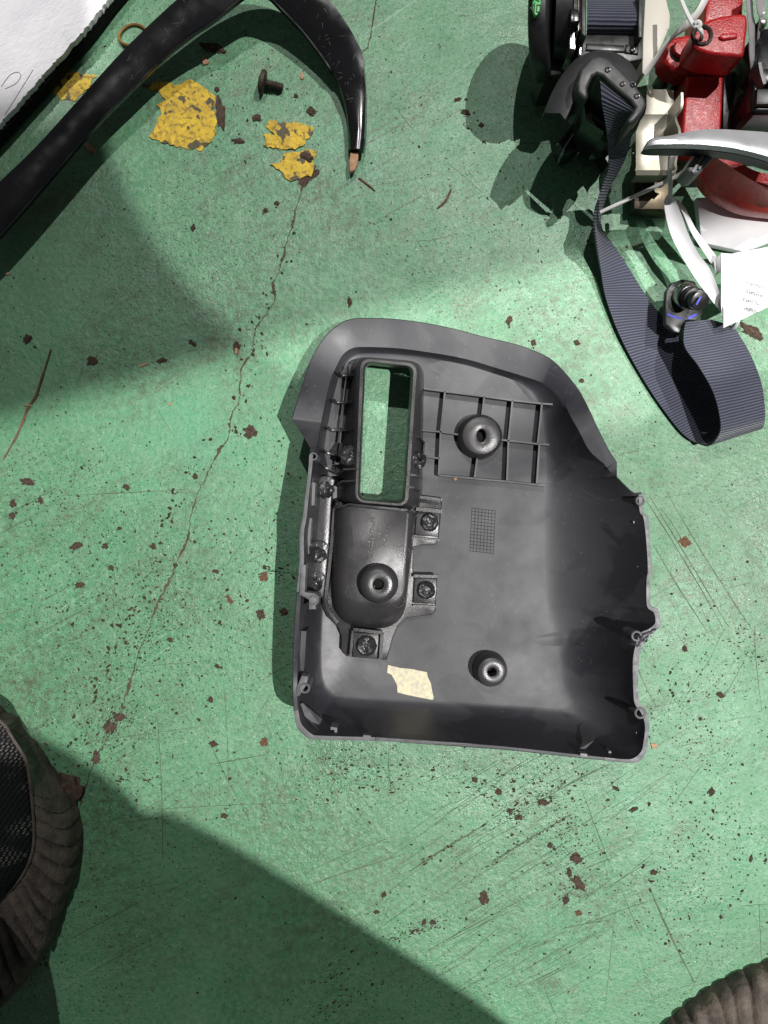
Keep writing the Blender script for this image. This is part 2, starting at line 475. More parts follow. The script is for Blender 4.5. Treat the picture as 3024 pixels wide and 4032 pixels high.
crack([(1192, 735), (1160, 850), (1130, 950), (1100, 1060), (1075, 1120), (1085, 1170), (1060, 1220), (1020, 1270), (1000, 1320), (992, 1390),
       (955, 1440), (945, 1530), (940, 1580), (910, 1640), (900, 1720), (860, 1780), (810, 1880), (780, 1940), (750, 2040), (740, 2120), (700, 2200),
       (680, 2260), (620, 2380), (580, 2490), (545, 2570), (520, 2660), (490, 2760), (460, 2850), (420, 2910), (375, 2990), (350, 3060), (322, 3150), (303, 3240)],
      .18, 2.1, 3, 'long brown crack running down the floor left of the cover')
crack([(1482, -20), (1470, 80), (1450, 180), (1425, 207)], .4, 1.0, 9, 'short hairline crack beside the black trim')

# broken rows of crumbs that follow the crack, fine pepper dirt everywhere: nobody could count it
CRUMBS = [(108, 1336, 42, 32), (362, 1420, 44, 38), (637, 1420, 36, 22), (108, 1897, 50, 32), (54, 1984, 30, 30), (50, 2031, 28, 30), (159, 1969, 22, 26),
          (499, 1919, 32, 26), (769, 1874, 24, 22), (300, 2150, 46, 30), (416, 2151, 30, 22), (604, 2150, 22, 26), (760, 1354, 36, 18), (856, 2624, 26, 16),
          (840, 2929, 36, 28), (830, 2754, 26, 24), (1026, 2419, 40, 42), (850, 2250, 30, 18), (1118, 2409, 30, 34), (439, 2236, 24, 26), (313, 2303, 42, 24), (883, 3211, 34, 22),
          (2140, 3157, 56, 26), (2043, 3218, 34, 26), (2006, 3193, 22, 24), (2242, 3435, 26, 34), (2227, 3544, 30, 32), (1963, 3117, 34, 26), (1869, 3070, 22, 24),
          (1706, 3630, 28, 18), (1669, 3630, 18, 28), (2166, 3327, 24, 26), (1482, 3591, 22, 18), (1511, 3522, 22, 22), (2801, 3118, 26, 34), (2837, 2735, 40, 24), (2494, 3187, 32, 20),
          (2574, 3433, 34, 24), (2425, 3104, 28, 18), (2696, 2554, 26, 24), (2957, 3379, 16, 34), (1801, 392, 32, 16), (1832, 443, 42, 22), (1896, 492, 22, 22), (939, 556, 44, 26),
          (1012, 465, 40, 34), (1225, 440, 36, 46), (1165, 378, 20, 18), (855, 352, 26, 24), (1090, 800, 26, 20), (1045, 830, 26, 18), (470, 2080, 20, 14), (930, 1700, 18, 18), (1376, 1190, 20, 40),
          (690, 2225, 20, 18), (670, 2520, 24, 20), (2100, 1350, 22, 30), (2005, 1262, 24, 44), (2270, 1350, 26, 26), (2290, 1500, 22, 18), (2360, 1800, 20, 16), (760, 900, 24, 22)]
SPILL = [(q[0], q[1], 7) for q in CRUMBS] + [(991, 1702, 14), (432, 2863, 22), (468, 2823, 22), (379, 2979, 14), (2270, 3377, 22), (2278, 3475, 22), (276, 3095, 14), (1909, 3537, 10), (2140, 3157, 14), (1210, 690, 20), (860, 450, 20), (2960, 1310, 14)]
SMEAR = [(1650, 3660, 70, 12, -.3, 160), (2120, 3150, 130, 14, -.5, 170), (2060, 3320, 130, 6, -.55, 110), (1740, 3350, 90, 5, -.55, 80), (1330, 3960, 90, 40, -.6, 160), (1300, 3850, 60, 30, -.6, 90), (1080, 2250, 60, 14, .1, 90), (440, 2840, 70, 30, -.9, 160), (620, 2480, 120, 60, -.6, 260), (2230, 3260, 40, 70, 0, 150), (540, 3060, 120, 10, 0, 70), (2950, 2560, 50, 60, 0, 120), (1420, 3020, 130, 60, 0, 200), (1950, 3100, 140, 40, 0, 220), (120, 3820, 60, 20, -1, 60)]
def specks():
    rnd = random.Random(11); vs, fs = [], []
    def add(x, y, r, hgt, el=1.0, an=0.0):
        n = rnd.choice((5, 6, 7)); b = len(vs); c = P(x, y, 0)
        ca, sa = math.cos(an), math.sin(an)
        for k in range(n):
            a = 2 * math.pi * k / n; q = r * rnd.uniform(.55, 1.25) / 1000.0
            u, v = math.cos(a) * q * el, math.sin(a) * q
            vs.append((c.x + u * ca - v * sa, c.y + u * sa + v * ca, .0001))
        vs.append((c.x + rnd.uniform(-.2, .2) * r / 1000, c.y + rnd.uniform(-.2, .2) * r / 1000, hgt / 1000.0))
        for k in range(n): fs.append((b + k, b + (k + 1) % n, b + n))
    zones = [(520, 2560, 330, 480, 900), (430, 2850, 200, 250, 350), (2800, 3200, 230, 480, 800), (2650, 2700, 250, 260, 500), (2130, 3150, 320, 200, 450),
             (1400, 3060, 260, 150, 350), (900, 2350, 260, 380, 350), (300, 2000, 380, 300, 450), (1050, 1900, 140, 420, 250), (2250, 3420, 140, 150, 180),
             (1850, 3650, 500, 300, 300), (2560, 1500, 60, 200, 60), (2150, 1290, 150, 90, 90), (1850, 800, 500, 450, 260), (900, 300, 380, 260, 170),
             (2650, 3500, 300, 250, 350), (300, 2350, 280, 220, 300)]
    for cx, cy, sx, sy, k in zones:
        for _ in range(k):
            r = min(rnd.expovariate(1 / .23) + .14, 1.3)
            add(rnd.gauss(cx, sx * .6), rnd.gauss(cy, sy * .6), r, r * rnd.uniform(.2, .6), rnd.uniform(1, 1.7), rnd.uniform(0, 3.1))
    for _ in range(5200):
        r = min(rnd.expovariate(1 / .17) + .13, 1.2)
        add(rnd.uniform(-60, 3080), rnd.uniform(-60, 4090), r, r * rnd.uniform(.2, .6), rnd.uniform(1, 1.6), rnd.uniform(0, 3.1))
    for cx, cy, L, W, an, k in SMEAR:     # smeared soil
        for _ in range(k):
            u, v = rnd.gauss(0, L), rnd.gauss(0, W); r = min(rnd.expovariate(1 / .22) + .15, 1.0)
            add(cx + u * math.cos(an) - v * math.sin(an), cy + u * math.sin(an) + v * math.cos(an), r, r * .25, rnd.uniform(1.2, 2.6), -an)
    for cx, cy, k in SPILL:      # crumbs broken off the bigger clods
        for _ in range(k):
            r = min(rnd.expovariate(1 / .28) + .15, 1.2); a = rnd.uniform(0, 6.3); d = rnd.gauss(0, 26)
            add(cx + d * math.cos(a), cy + d * math.sin(a), r, r * .6, rnd.uniform(1, 1.6), rnd.uniform(0, 3))
    for _ in range(170):   # crumbs beside the crack
        t = rnd.random(); x = 1150 - 830 * t + rnd.gauss(0, 22); y = 900 + 2300 * t
        x = 1000 - (y - 1300) * .44 + rnd.gauss(0, 20) + (60 if 1300 < y < 1700 else 0)
        r = rnd.uniform(.3, 1.5); add(x, y, r, r * .6, 1.4, rnd.uniform(0, 3))
    o = mk('dirt_specks', vs, fs, 'grit', None, 0)
    tag(o, 'fine dark dirt specks peppered over the green floor', 'dirt', None, 'stuff')
specks()

# scored lines gouged through the paint
def scratches():
    rnd = random.Random(5); vs, fs = [], []
    def line(x0, y0, x1, y1, w, bow=0):
        n = 14; b = len(vs)
        a, c = P(x0, y0, .12), P(x1, y1, .12); d = c - a; sd = Vector((-d.y, d.x, 0)).normalized()
        for i in range(n + 1):
            t = i / n; p = a.lerp(c, t) + sd * (bow * math.sin(math.pi * t) / 1000 + rnd.uniform(-.12, .12) / 1000)
            ww = w * (.25 + .75 * math.sin(math.pi * min(max(t, .03), .97)) ** .5) * rnd.uniform(.5, 1.1) / 2000.0
            vs.extend([p + sd * ww, p - sd * ww])
        for i in range(n): fs.append((b + 2 * i, b + 2 * i + 1, b + 2 * i + 3, b + 2 * i + 2))
    for q in [(2555, 1950, 2870, 2470, .9), (2545, 1970, 2845, 2470, 1.0), (2620, 1930, 2975, 2500, .9), (2570, 2140, 2785, 2485, .9), (2600, 2000, 2700, 2160, .6),
              (1615, 3430, 1870, 3270, 1.4), (1935, 3400, 2250, 3205, 1.5), (2120, 3160, 2400, 3010, 1.2), (1200, 3490, 1600, 3360, .8), (1200, 3440, 1560, 3290, .6),
              (1480, 3420, 1900, 3100, .5), (1690, 3740, 2060, 3540, .9), (1680, 3750, 2000, 3590, .6), (2050, 3830, 2240, 3715, .8), (2200, 3660, 2420, 3620, .7),
              (620, 2830, 640, 3400, .9), (800, 2865, 990, 3240, .7), (830, 3010, 1055, 2970, 1.0), (560, 3190, 1200, 3160, .5), (300, 2650, 830, 2600, .5),
              (210, 2940, 800, 2860, .5), (900, 3150, 880, 2680, .5), (250, 1950, 760, 1925, .6), (490, 2230, 800, 2280, .4), (1480, 2990, 1560, 3120, .6),
              (1230, 2950, 1310, 3080, .6), (1290, 3130, 1370, 3010, .6), (1260, 3140, 1400, 2960, .4), (1530, 2930, 1545, 3140, .4), (1350, 3260, 1410, 3345, .5),
              (2290, 3110, 2400, 3400, .7), (2140, 3880, 2200, 4020, .8), (2560, 3500, 2735, 3870, 1.6), (2450, 3510, 2530, 3690, .7), (2300, 3640, 2580, 3540, .6),
              (2380, 3980, 2420, 3600, .5), (2990, 3560, 3000, 3800, .5), (2970, 2460, 3000, 2800, .5), (2930, 2600, 2840, 2760, .4), (2420, 1790, 2590, 1760, .5),
              (2000, 420, 2190, 420, .4), (2030, 560, 2200, 560, .4), (1640, 950, 1800, 920, .4), (1760, 640, 1900, 760, .4), (1560, 420, 1640, 520, .4),
              (2450, 2450, 2550, 2590, .6), (2500, 2600, 2590, 2790, .6), (1000, 2860, 1090, 2700, .4), (690, 2740, 720, 2600, .4), (850, 2480, 990, 2560, .4)]:
        line(*q, bow=rnd.uniform(-1.5, 1.5))
    for _ in range(120):
        x, y = rnd.uniform(1200, 2400), rnd.uniform(3080, 3950); L = rnd.uniform(60, 330); a = rnd.gauss(-.55, .09)
        line(x, y, x + L * math.cos(a), y + L * math.sin(a), rnd.uniform(.2, .55))
    for _ in range(150):
        x, y = rnd.uniform(0, 3000), rnd.uniform(1300, 4000); L = rnd.uniform(40, 220); a = rnd.choice((-.2, 1.4, 1.0, -.9, .8, 2.0)) + rnd.gauss(0, .15)
        line(x, y, x + L * math.cos(a), y + L * math.sin(a), rnd.uniform(.18, .4))
    o = mk('scratches', vs, fs, 'scratch', floor, 0)
    o['kind'] = 'stuff'; o['label'] = 'dark score marks across the green paint'
scratches()

# remains of a yellow floor marking: thick chipped paint islands
def paint_patch(path, z, seed, label):
    rnd = random.Random(seed)
    base = [P(x, y, 0) for x, y in path]; pts = []
    n = len(base)
    for i in range(n):
        a, b = base[i], base[(i + 1) % n]; k = max(2, int((b - a).length / .0022)); d = b - a; sd = Vector((-d.y, d.x, 0)).normalized()
        for j in range(k): pts.append(a.lerp(b, j / k) + sd * rnd.uniform(-1.3, 1.3) / 1000.0)
    bm = bmesh.new()
    tv = [bm.verts.new((p.x, p.y, z / 1000.0 * (1 + .8 * mnoise.noise(p * 140)))) for p in pts]; bv = [bm.verts.new((p.x, p.y, .0001)) for p in pts]
    bm.faces.new(tv)
    for i in range(len(tv)): bm.faces.new((tv[i], bv[i], bv[(i + 1) % len(tv)], tv[(i + 1) % len(tv)]))
    bmesh.ops.recalc_face_normals(bm, faces=bm.faces); bmesh.ops.triangulate(bm, faces=[f for f in bm.faces if len(f.verts) > 4])
    me = bpy.data.meshes.new('paint_patch'); bm.to_mesh(me); bm.free(); me.materials.append(M['yellow'])
    o = bpy.data.objects.new('paint_patch', me); C.objects.link(o); o.parent = floor; o['label'] = label
paint_patch([(185, 335), (265, 280), (380, 300), (350, 345), (300, 400), (240, 395)], .5, 1, 'yellow paint patch behind the black trim')
paint_patch([(555, 335), (640, 322), (700, 335), (755, 320), (800, 335), (845, 380), (850, 440), (850, 520), (830, 555), (795, 590), (730, 585), (640, 560),
             (592, 540), (620, 480), (640, 440), (620, 420), (655, 395), (620, 360)], .9, 2, 'largest yellow paint patch in the crook of the trim')
paint_patch([(1045, 500), (1062, 477), (1190, 490), (1225, 500), (1235, 520), (1215, 545), (1195, 575), (1175, 588), (1090, 585), (1042, 575), (1040, 530), (1085, 535)], 1.2, 3, 'upper yellow paint flake below the rusty screw')
paint_patch([(1130, 600), (1248, 592), (1248, 615), (1235, 645), (1225, 695), (1170, 705), (1130, 712), (1110, 680), (1066, 655), (1105, 640)], 1.2, 4, 'lower yellow paint flake below the rusty screw')

# ------------------------------------------------------------------ dirt crumbs and chips on the floor
LUMPS = [ico_lump('dirt_clump', i, .34 + .05 * (i % 3), .75) for i in range(8)]
for me in LUMPS:
    me.materials.append(M['dirtlump']); me.shade_smooth(); me.set_sharp_from_angle(angle=math.radians(25))
CLAYL = [m.copy() for m in LUMPS[:4]]
for m in CLAYL: m.materials[0] = M['claylump']
MARKS = [(1192, 735, 'crack top end'), (940, 1560, 'upper crack bend'), (745, 2080, 'middle crack stretch'), (545, 2570, 'lower crack stretch'), (120, 1600, 'long twig'),
         (276, 3095, 'big soil clod'), (1060, 320, 'rusty screw'), (1140, 540, 'small yellow flakes'), (720, 450, 'largest yellow patch'), (1150, 2500, 'cover left wall'), (1180, 2890, 'cover lower left corner'),
         (1800, 2950, 'cover lower edge'), (2545, 3000, 'cover lower right corner'), (2600, 2400, 'cover right wall'), (2270, 3430, 'stacked clod pair'), (1909, 3537, 'triangular clod'), (2600, 3900, 'lower right shoe'),
         (2150, 1400, 'cover upper edge'), (2300, 550, 'belt retractor'), (1400, 640, 'broken trim tip'), (2660, 1700, 'webbing loop')]
USED = set()
def crumb_label(x, y, w, h):
    size = 'tiny' if w * h < 480 else ('small' if w * h < 1000 else 'chunky')
    shape = 'long' if w > 1.45 * h else ('upright' if h > 1.35 * w else 'rounded')
    for mx, my, nm in sorted(MARKS, key=lambda q: math.hypot(q[0] - x, q[1] - y)):
        d = math.hypot(mx - x, my - y); far = 'just' if d < 130 else ('a little' if d < 330 else 'well')
        dx, dy = x - mx, y - my
        side = ('right of' if dx > 0 else 'left of') if abs(dx) > 1.6 * abs(dy) else (('below' if dy > 0 else 'above') if abs(dy) > 1.6 * abs(dx) else (('below right of' if dx > 0 else 'below left of') if dy > 0 else ('above right of' if dx > 0 else 'above left of')))
        t = f'{size} {shape} brown dirt crumb {far} {side} the {nm}'
        if t not in USED: USED.add(t); return t
    return t
def lump(x, y, w, h, ang=None, mats=LUMPS, label=None, z=0, tall=1.0, group='loose dirt crumbs on the floor'):
    k = random.randrange(len(mats))
    o = bpy.data.objects.new('dirt_clump', mats[k]); C.objects.link(o)
    o.location = P(x, y, z); s = 1 / 5200.0 / 2 * .80
    o.scale = (w * s, h * s, min(w, h) * s * tall)
    o.rotation_euler = (0, 0, ang if ang is not None else random.uniform(-.5, .5))
    if label is None:
        label = crumb_label(x, y, w, h)
    return tag(o, label, 'dirt', group)
for q in CRUMBS:
    lump(*q)
lump(991, 1702, 60, 48, .5, label='largest dirt clod between the crack and the cover')
lump(933, 1362, 34, 42, 0, label='dirt clod with a pale chip beside the upper crack')
lump(432, 2863, 56, 44, .6, label='dirt clod packed on the crack, upper left one of a pair')
lump(468, 2823, 50, 34, .4, label='dirt clod packed on the crack, upper right one of a pair')
lump(379, 2979, 34, 52, -.2, label='tall dirt clod on the crack above the shoe')
lump(276, 3095, 105, 125, .3, label='big crumbly soil clod touching the left shoe', tall=1.9)
lump(840, 190, 92, 40, -.2, label='long dark clod inside the bend of the black trim', tall=1.2)
lump(2270, 3377, 56, 44, -.3, label='dark clod below the cover, upper one of the stacked pair')
lump(2278, 3475, 76, 34, -.8, label='long brown clod below the cover, lower one of the stacked pair')
lump(1909, 3537, 44, 52, .2, label='triangular brown clod on the lower middle floor')
lump(1210, 618, 62, 34, -.4, label='brown soil crumb lying on the lower yellow flake', z=1.2)
lump(2960, 1305, 90, 48, -.5, label='flat brown soil smear below the white label tag', tall=.5)
lump(1215, 690, 110, 60, .9, label='soil smear along the lower yellow flake', tall=.12)
lump(868, 440, 42, 150, .12, label='soil crust along the right rim of the largest yellow patch', tall=.6)
lump(2278, 3594, 24, 26, 0, CLAYL, label='small round orange clay pellet on the lower right floor')
lump(1043, 2923, 36, 34, 0, CLAYL, label='square orange clay flake left of the cover corner')
lump(2696, 2135, 48, 46, 0, CLAYL, label='round reddish clay blob on the scored lines right of the cover', tall=.4)
lump(1042, 2273, 40, 36, 0, CLAYL, label='orange clay crumb beside the cover wall shadow')
lump(906, 2362, 20, 42, .6, CLAYL, label='slim orange clay sliver between crack and cover')

def chip(poly, z, mat, label, name='wood_chip', cat='wood chip'):
    o = prism(name, poly, 0.1, z, mat, None, .25, seg=1); origin_to_base(o); return tag(o, label, cat)
chip([(798, 212), (815, 235), (822, 240), (818, 250), (800, 254), (795, 232)], 1.5, 'wood', 'tan wood chip beside the dark clod in the trim bend')
chip([(1182, 288), (1192, 282), (1198, 305), (1190, 313), (1182, 306)], 1.2, 'wood', 'tiny pale wood chip right of the rusty screw')
chip([(2562, 2925), (2586, 2932), (2590, 2942), (2568, 2948)], 1.2, 'wood', 'tan wood chip beside the cover lower right corner')
chip([(1788, 1875), (1800, 1879), (1799, 1890), (1790, 1893), (1785, 1884)], 17.6, 'wood', 'orange wood crumb inside the cover below the rib grid')
chip([(325, 558), (345, 562), (378, 590), (372, 600), (340, 588)], 2.5, 'wood', 'brown wood shard poking out under the trim')
chip([(20, 1072), (38, 1072), (38, 1080), (22, 1082)], 1.0, 'wood', 'tiny orange wood chip at the left frame edge')
chip([(545, 1440), (575, 1425), (578, 1434), (552, 1446)], 1.0, 'wood', 'pale wood chip in the shaded floor')
chip([(660, 1592), (682, 1581), (678, 1588), (664, 1597)], 1.0, 'wood', 'orange wood chip below the shadow edge')
chip([(924, 1368), (936, 1372), (932, 1392), (924, 1390)], 5.0, 'wood', 'pale wood chip standing in the clod beside the crack')
def stick(pts, r, label, mat='twig', name='twig'):
    o = tube(name, [P(*p) for p in pts], r, mat, None, 6, 7, .7, rr=lambda t: .35 + 1.1 * math.sin(math.pi * min(max(t, .04), .96)) ** .5 * (.8 + .2 * math.sin(t * 40)))
    origin_to_base(o); return tag(o, label, 'twig')
stick([(200, 1375, 1), (170, 1470, 1), (140, 1560, 1.2), (110, 1605, 1), (90, 1660, 1), (58, 1730, 1.2), (15, 1805, .8)], .8, 'long thin brown twig on the left floor')
stick([(1412, 700, .8), (1440, 720, .8), (1478, 752, .7)], .6, 'short orange straw below the trim tip')
stick([(1778, 742, .8), (1755, 790, .9), (1722, 820, .7)], .8, 'curved brown twig on the upper middle floor')
stick([(88, 1590, 2.4), (126, 1597, 2.4)], .35, 'tiny pale straw crossing the long twig', 'wood')

# ================================================================== THE MOULDED COVER
ZB = 16.0
cover = empty('plastic_cover', P(1850, 2150, 0), 'charcoal moulded plastic cover lying inside up on the green floor', 'car part')
OUT = [ # outer px, z | inner px, z | foot px
 (1220,1764,60,1247,1756,56,1275,1756),(1219,1760,58,1248,1750,55,1277,1752),(1156,1659,48.5,1262,1672,45.5,1290,1676),(1148,1646,48,1264,1663,45,1292,1667),
 (1152,1634,47.5,1266,1655,45,1294,1659),(1177,1552,44,1278,1595,42,1305,1600),(1206,1465,35.2,1300,1499,32.6,1328,1507),(1230,1402,31.6,1325,1441,27.8,1350,1458),
 (1278,1325,28,1349,1398,24,1372,1422),(1340,1272,27,1380,1374,23,1398,1404),(1399,1252,26,1422,1366,23,1432,1394),(1510,1252,25,1534,1369,22,1538,1396),
 (1606,1260,25,1610,1376,22,1612,1402),(1703,1275,25,1688,1387,22,1688,1412),(1799,1296,25,1780,1402,22,1778,1426),(1900,1323,25,1860,1420,22,1857,1444),
 (2031,1354,26,1945,1446,22,1940,1470),(2113,1383,27,2041,1475,23,2028,1500),(2176,1417,29,2128,1504,24,2085,1540),(2234,1475,32.2,2176,1533,27.4,2112,1575),
 (2282,1537,36.8,2215,1576,32.1,2128,1625),(2321,1610,46,2244,1634,42,2140,1685),(2354,1682,50,2282,1701,47,2146,1745),(2398,1769,56,2321,1774,53,2148,1800),
 (2429,1817,60,2379,1827,58,2148,1850),(2430,1822,60.5,2382,1832,58.5,2148,1853),(2431,1870,63,2420,1878,61.5,2148,1893),(2433,1879,64,2424,1886,62,2148,1900),
 (2496,1939,68,2488,1948,67,2146,1960),(2530,1942,70,2514,1952,70,2142,2000),(2533,2016,70,2519,2016,70,2140,2050),(2552,2036,70,2534,2040,70,2140,2080),
 (2559,2136,70,2545,2136,70,2142,2150),(2568,2245,70,2551,2245,70,2144,2240),(2559,2280,70,2546,2282,70,2146,2290),(2562,2380,70,2547,2384,70,2150,2370),
 (2590,2398,70,2573,2410,70,2152,2400),(2601,2446,70,2581,2440,70,2160,2430),(2597,2469,70,2576,2459,70,2170,2460),(2573,2493,70,2555,2477,70,2180,2490),
 (2544,2517,70,2521,2495,70,2190,2520),(2525,2556,70,2501,2550,70,2195,2560),(2515,2609,70,2492,2609,70,2200,2600),(2513,2720,70,2494,2720,70,2210,2680),
 (2520,2768,70,2500,2772,70,2220,2710),(2545,2800,70,2525,2808,70,2230,2730),(2556,2860,70,2540,2860,70,2240,2750),(2549,2932,70,2533,2930,70,2240,2765),
 (2539,2971,70,2524,2960,70,2230,2778),(2515,3000,70,2500,2983,70,2215,2785),(2477,3004,70,2465,2990,70,2190,2788),(2380,2995,69,2380,2982,69,2150,2786),
 (2255,2983,68,2255,2969,68,2080,2780),(2000,2955,67,2000,2941,67,1900,2768),(1850,2944,66,1850,2929,66,1780,2760),(1650,2930,66,1650,2915,66,1620,2752),
 (1476,2918,66,1476,2903,66,1480,2745),(1259,2912,66,1262,2897,66,1340,2730),(1216,2907,66,1228,2890,66,1312,2720),(1187,2886,66,1203,2870,66,1295,2705),
 (1167,2857,66,1184,2845,66,1285,2690),(1156,2799,66,1174,2795,66,1275,2665),(1152,2731,66,1170,2731,66,1270,2640),(1152,2600,64,1172,2600,62,1268,2580),
 (1158,2450,64,1178,2450,62,1272,2450),(1168,2330,68,1186,2330,68,1280,2340),(1180,2210,70,1196,2210,70,1290,2220),(1180,2100,70,1196,2100,70,1296,2110),
 (1192,2036,70,1207,2036,70,1300,2040),(1201,1960,68,1215,1960,68,1300,1960),(1214,1850,64,1228,1850,64,1292,1850),(1218,1790,62,1233,1790,61,1280,1790)]
def shell():
    rows = [[] for _ in range(10)]
    for ox, oy, zo, ix, iy, zi, fx, fy in OUT:
        o, i, f = P(ox, oy, zo), P(ix, iy, zi), P(fx, fy, ZB)
        cen = P(1850, 2150, 0); inn = Vector((cen.x - o.x, cen.y - o.y, 0)).normalized()
        wallpt = math.hypot(ox - ix, oy - iy) < 40
        left = ox < 1215 and oy > 1780
        omid = o + inn * (-.0030 if left else (.002 if wallpt else 0)); omid.z = o.z - (.028 if wallpt else .0025)
        olow = o + inn * (.012 if wallpt else .008); olow.z = .006 if wallpt else o.z - .0025
        bev = .0007
        rows[0].append(olow); rows[1].append(omid)
        rows[2].append(o - Vector((0, 0, bev))); rows[3].append(o + inn * bev)
        rows[4].append(i.copy())
        dz = i.z - ZB / 1000.0
        steep = wallpt or ox > 2150
        for q, w in enumerate((.10, .28, .50, .76)):
            a = i.lerp(f, w); a.z = ZB / 1000 + dz * ((1 - w) ** (2.3 if wallpt else 1.9) if steep else (1 - w) ** 1.5)
            rows[5 + q].append(a)
        rows[9].append(f)
    rings = [smooth_path(r, 4, True) for r in rows]
    n = len(rings[0])
    bm = bmesh.new(); bv = [[bm.verts.new(v) for v in r] for r in rings]
    for i in range(len(bv) - 1):
        for j in range(n): bm.faces.new((bv[i][j], bv[i][(j + 1) % n], bv[i + 1][(j + 1) % n], bv[i + 1][j]))
    for v in bv[-1]: v.co.z = ZB / 1000
    edges = [bm.edges.get((bv[-1][j], bv[-1][(j + 1) % n])) for j in range(n)]
    hole = [bm.verts.new(v) for v in rrect([(1402, 1412), (1648, 1425), (1612, 2006), (1396, 1990)], 30, ZB, 4)]
    edges += [bm.edges.new((hole[j], hole[(j + 1) % len(hole)])) for j in range(len(hole))]
    bmesh.ops.triangle_fill(bm, use_beauty=True, use_dissolve=False, edges=edges)
    bmesh.ops.recalc_face_normals(bm, faces=bm.faces)
    if sum(f.normal.z * f.calc_area() for f in bm.faces) < 0: bmesh.ops.reverse_faces(bm, faces=bm.faces)
    me = bpy.data.meshes.new('shell'); bm.to_mesh(me); bm.free(); me.materials.append(M['shell'])
    me.shade_smooth(); me.set_sharp_from_angle(angle=math.radians(42))
    o = bpy.data.objects.new('shell', me); C.objects.link(o); o.parent = cover; o.matrix_parent_inverse = world_of(cover).inverted()
    return o
sh = shell()
# scuffed bright rim faces
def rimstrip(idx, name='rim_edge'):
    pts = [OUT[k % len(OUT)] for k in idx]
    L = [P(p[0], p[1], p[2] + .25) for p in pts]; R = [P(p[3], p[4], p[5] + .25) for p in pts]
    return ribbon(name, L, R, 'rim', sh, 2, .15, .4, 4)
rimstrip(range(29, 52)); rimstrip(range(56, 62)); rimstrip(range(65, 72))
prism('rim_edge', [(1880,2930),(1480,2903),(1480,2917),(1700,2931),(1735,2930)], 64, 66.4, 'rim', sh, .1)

# slot housing with the see-through opening
hous = loft('slot_housing', [
    rrect([(1440,1436),(1618,1455),(1584,1972),(1418,1955)], 26, 34),
    rrect([(1437,1427),(1625,1447),(1588,1980),(1413,1962)], 28, 45),
    rrect([(1433,1421),(1630,1442),(1593,1986),(1408,1968)], 32, 47),
    rrect([(1420,1411),(1643,1432),(1606,1994),(1398,1976)], 42, 47),
    rrect([(1408,1405),(1655,1426),(1620,2000),(1386,1982)], 52, 44),
    rrect([(1400,1402),(1664,1424),(1650,2010),(1350,1992)], 58, 34),
    rrect([(1386,1402),(1670,1426),(1662,2014),(1322,1998)], 60, 17)], 'housing', cover)
# rounded tray that continues the housing
tray = loft('tray', [
    rrect([(1310,1992),(1640,2016),(1590,2482),(1298,2470)], [20, 20, 120, 150], 21, 8),
    rrect([(1316,1992),(1638,2016),(1590,2470),(1302,2458)], [20, 20, 115, 140], 30, 8),
    rrect([(1334,1990),(1632,2014),(1592,2440),(1318,2428)], [20, 20, 105, 125], 40, 8),
    rrect([(1356,1990),(1622,2012),(1594,2402),(1338,2392)], [18, 20, 90, 95], 45, 8),
    rrect([(1380,1990),(1606,2012),(1588,2372),(1360,2362)], [16, 18, 75, 70], 46.5, 8)], 'housing', cover, cap_last=True, smooth=60)
wall('cross_rib', [(1318,2000,40),(1335,1998,44),(1375,1985,48.5),(1500,1998,48.5),(1604,2008,48.5),(1634,2022,42),(1640,2034,30)], 22, 1.3, 'housing', cover)
wall('cross_rib', [(1320,1912,34),(1345,1895,44),(1398,1892,49)], 22, 1.3, 'housing', cover)
wall('cross_rib', [(1330,1868,34),(1352,1848,44),(1408,1845,48)], 22, 1.3, 'housing', cover)
wall('cross_rib', [(1598,1915,48),(1630,1920,46),(1652,1935,36)], 22, 1.3, 'housing', cover)
wall('cross_rib', [(1604,1868,48),(1640,1872,46),(1662,1880,34)], 22, 1.3, 'housing', cover)
wall('cross_rib', [(1632,1718,46),(1652,1720,44),(1672,1745,32),(1668,1780,30)], 20, 1.3, 'housing', cover)
# trench webs between flange and housing
for a, b in (((1331,1465),(1389,1474)),((1310,1571),(1384,1581)),((1288,1680),(1377,1691)),((1271,1771),(1350,1793)),((1264,1829),(1340,1862))):
    wall('web', [(a[0],a[1],40),(a[0]+8,a[1]+3,33),(a[0]+18,a[1]+12,30),((a[0]+b[0])/2+6,(a[1]+b[1])/2+8,30),(b[0]-16,b[1]+2,33),(b[0],b[1],40)], 17, 1.1, 'housing', cover, 3)
wall('seam', [(1369,1440,31),(1362,1490,25),(1352,1570,22),(1340,1660,22),(1328,1760,22),(1318,1830,22)], 16.5, .8, 'housing', cover, 2)
# mounting plate with its lugs
prism('mounting_plate', [(1269,2382),(1290,2432),(1330,2470),(1345,2508),(1343,2559),(1362,2584),(1522,2599),(1534,2560),(1547,2508),(1568,2462),(1602,2432),(1699,2422),(1716,2403),
      (1720,2268),(1627,2266),(1627,2154),(1661,2147),(1712,2147),(1727,2124),(1743,1960),(1653,1949),(1600,1975),(1320,1975),(1290,2100),(1272,2250),(1266,2330)], 19, 22.5, 'housing', cover, .8)
prism('side_rail', [(1269,1880),(1311,1880),(1306,1960),(1296,2120),(1285,2240),(1273,2352),(1228,2352),(1232,2260),(1243,2112),(1256,1960)], 20, 33, 'housing', cover, 1.2)
wall('rail_lip', [(1318,1990,30),(1308,2110,30),(1296,2240,30),(1284,2350,30),(1292,2400,28),(1330,2452,26)], 21, 2.2, 'housing', cover, 3)
def pad(x0,y0,x1,y1,sk):
    prism('stake_pad', [(x0,y0),(x1,y0+sk),(x1-6,y1+sk),(x0-6,y1)], 22.4, 25, 'housing', cover, .7)
pad(1640,2012,1733,2108,6); pad(1632,2272,1722,2374,4); pad(1394,2488,1499,2588,8)
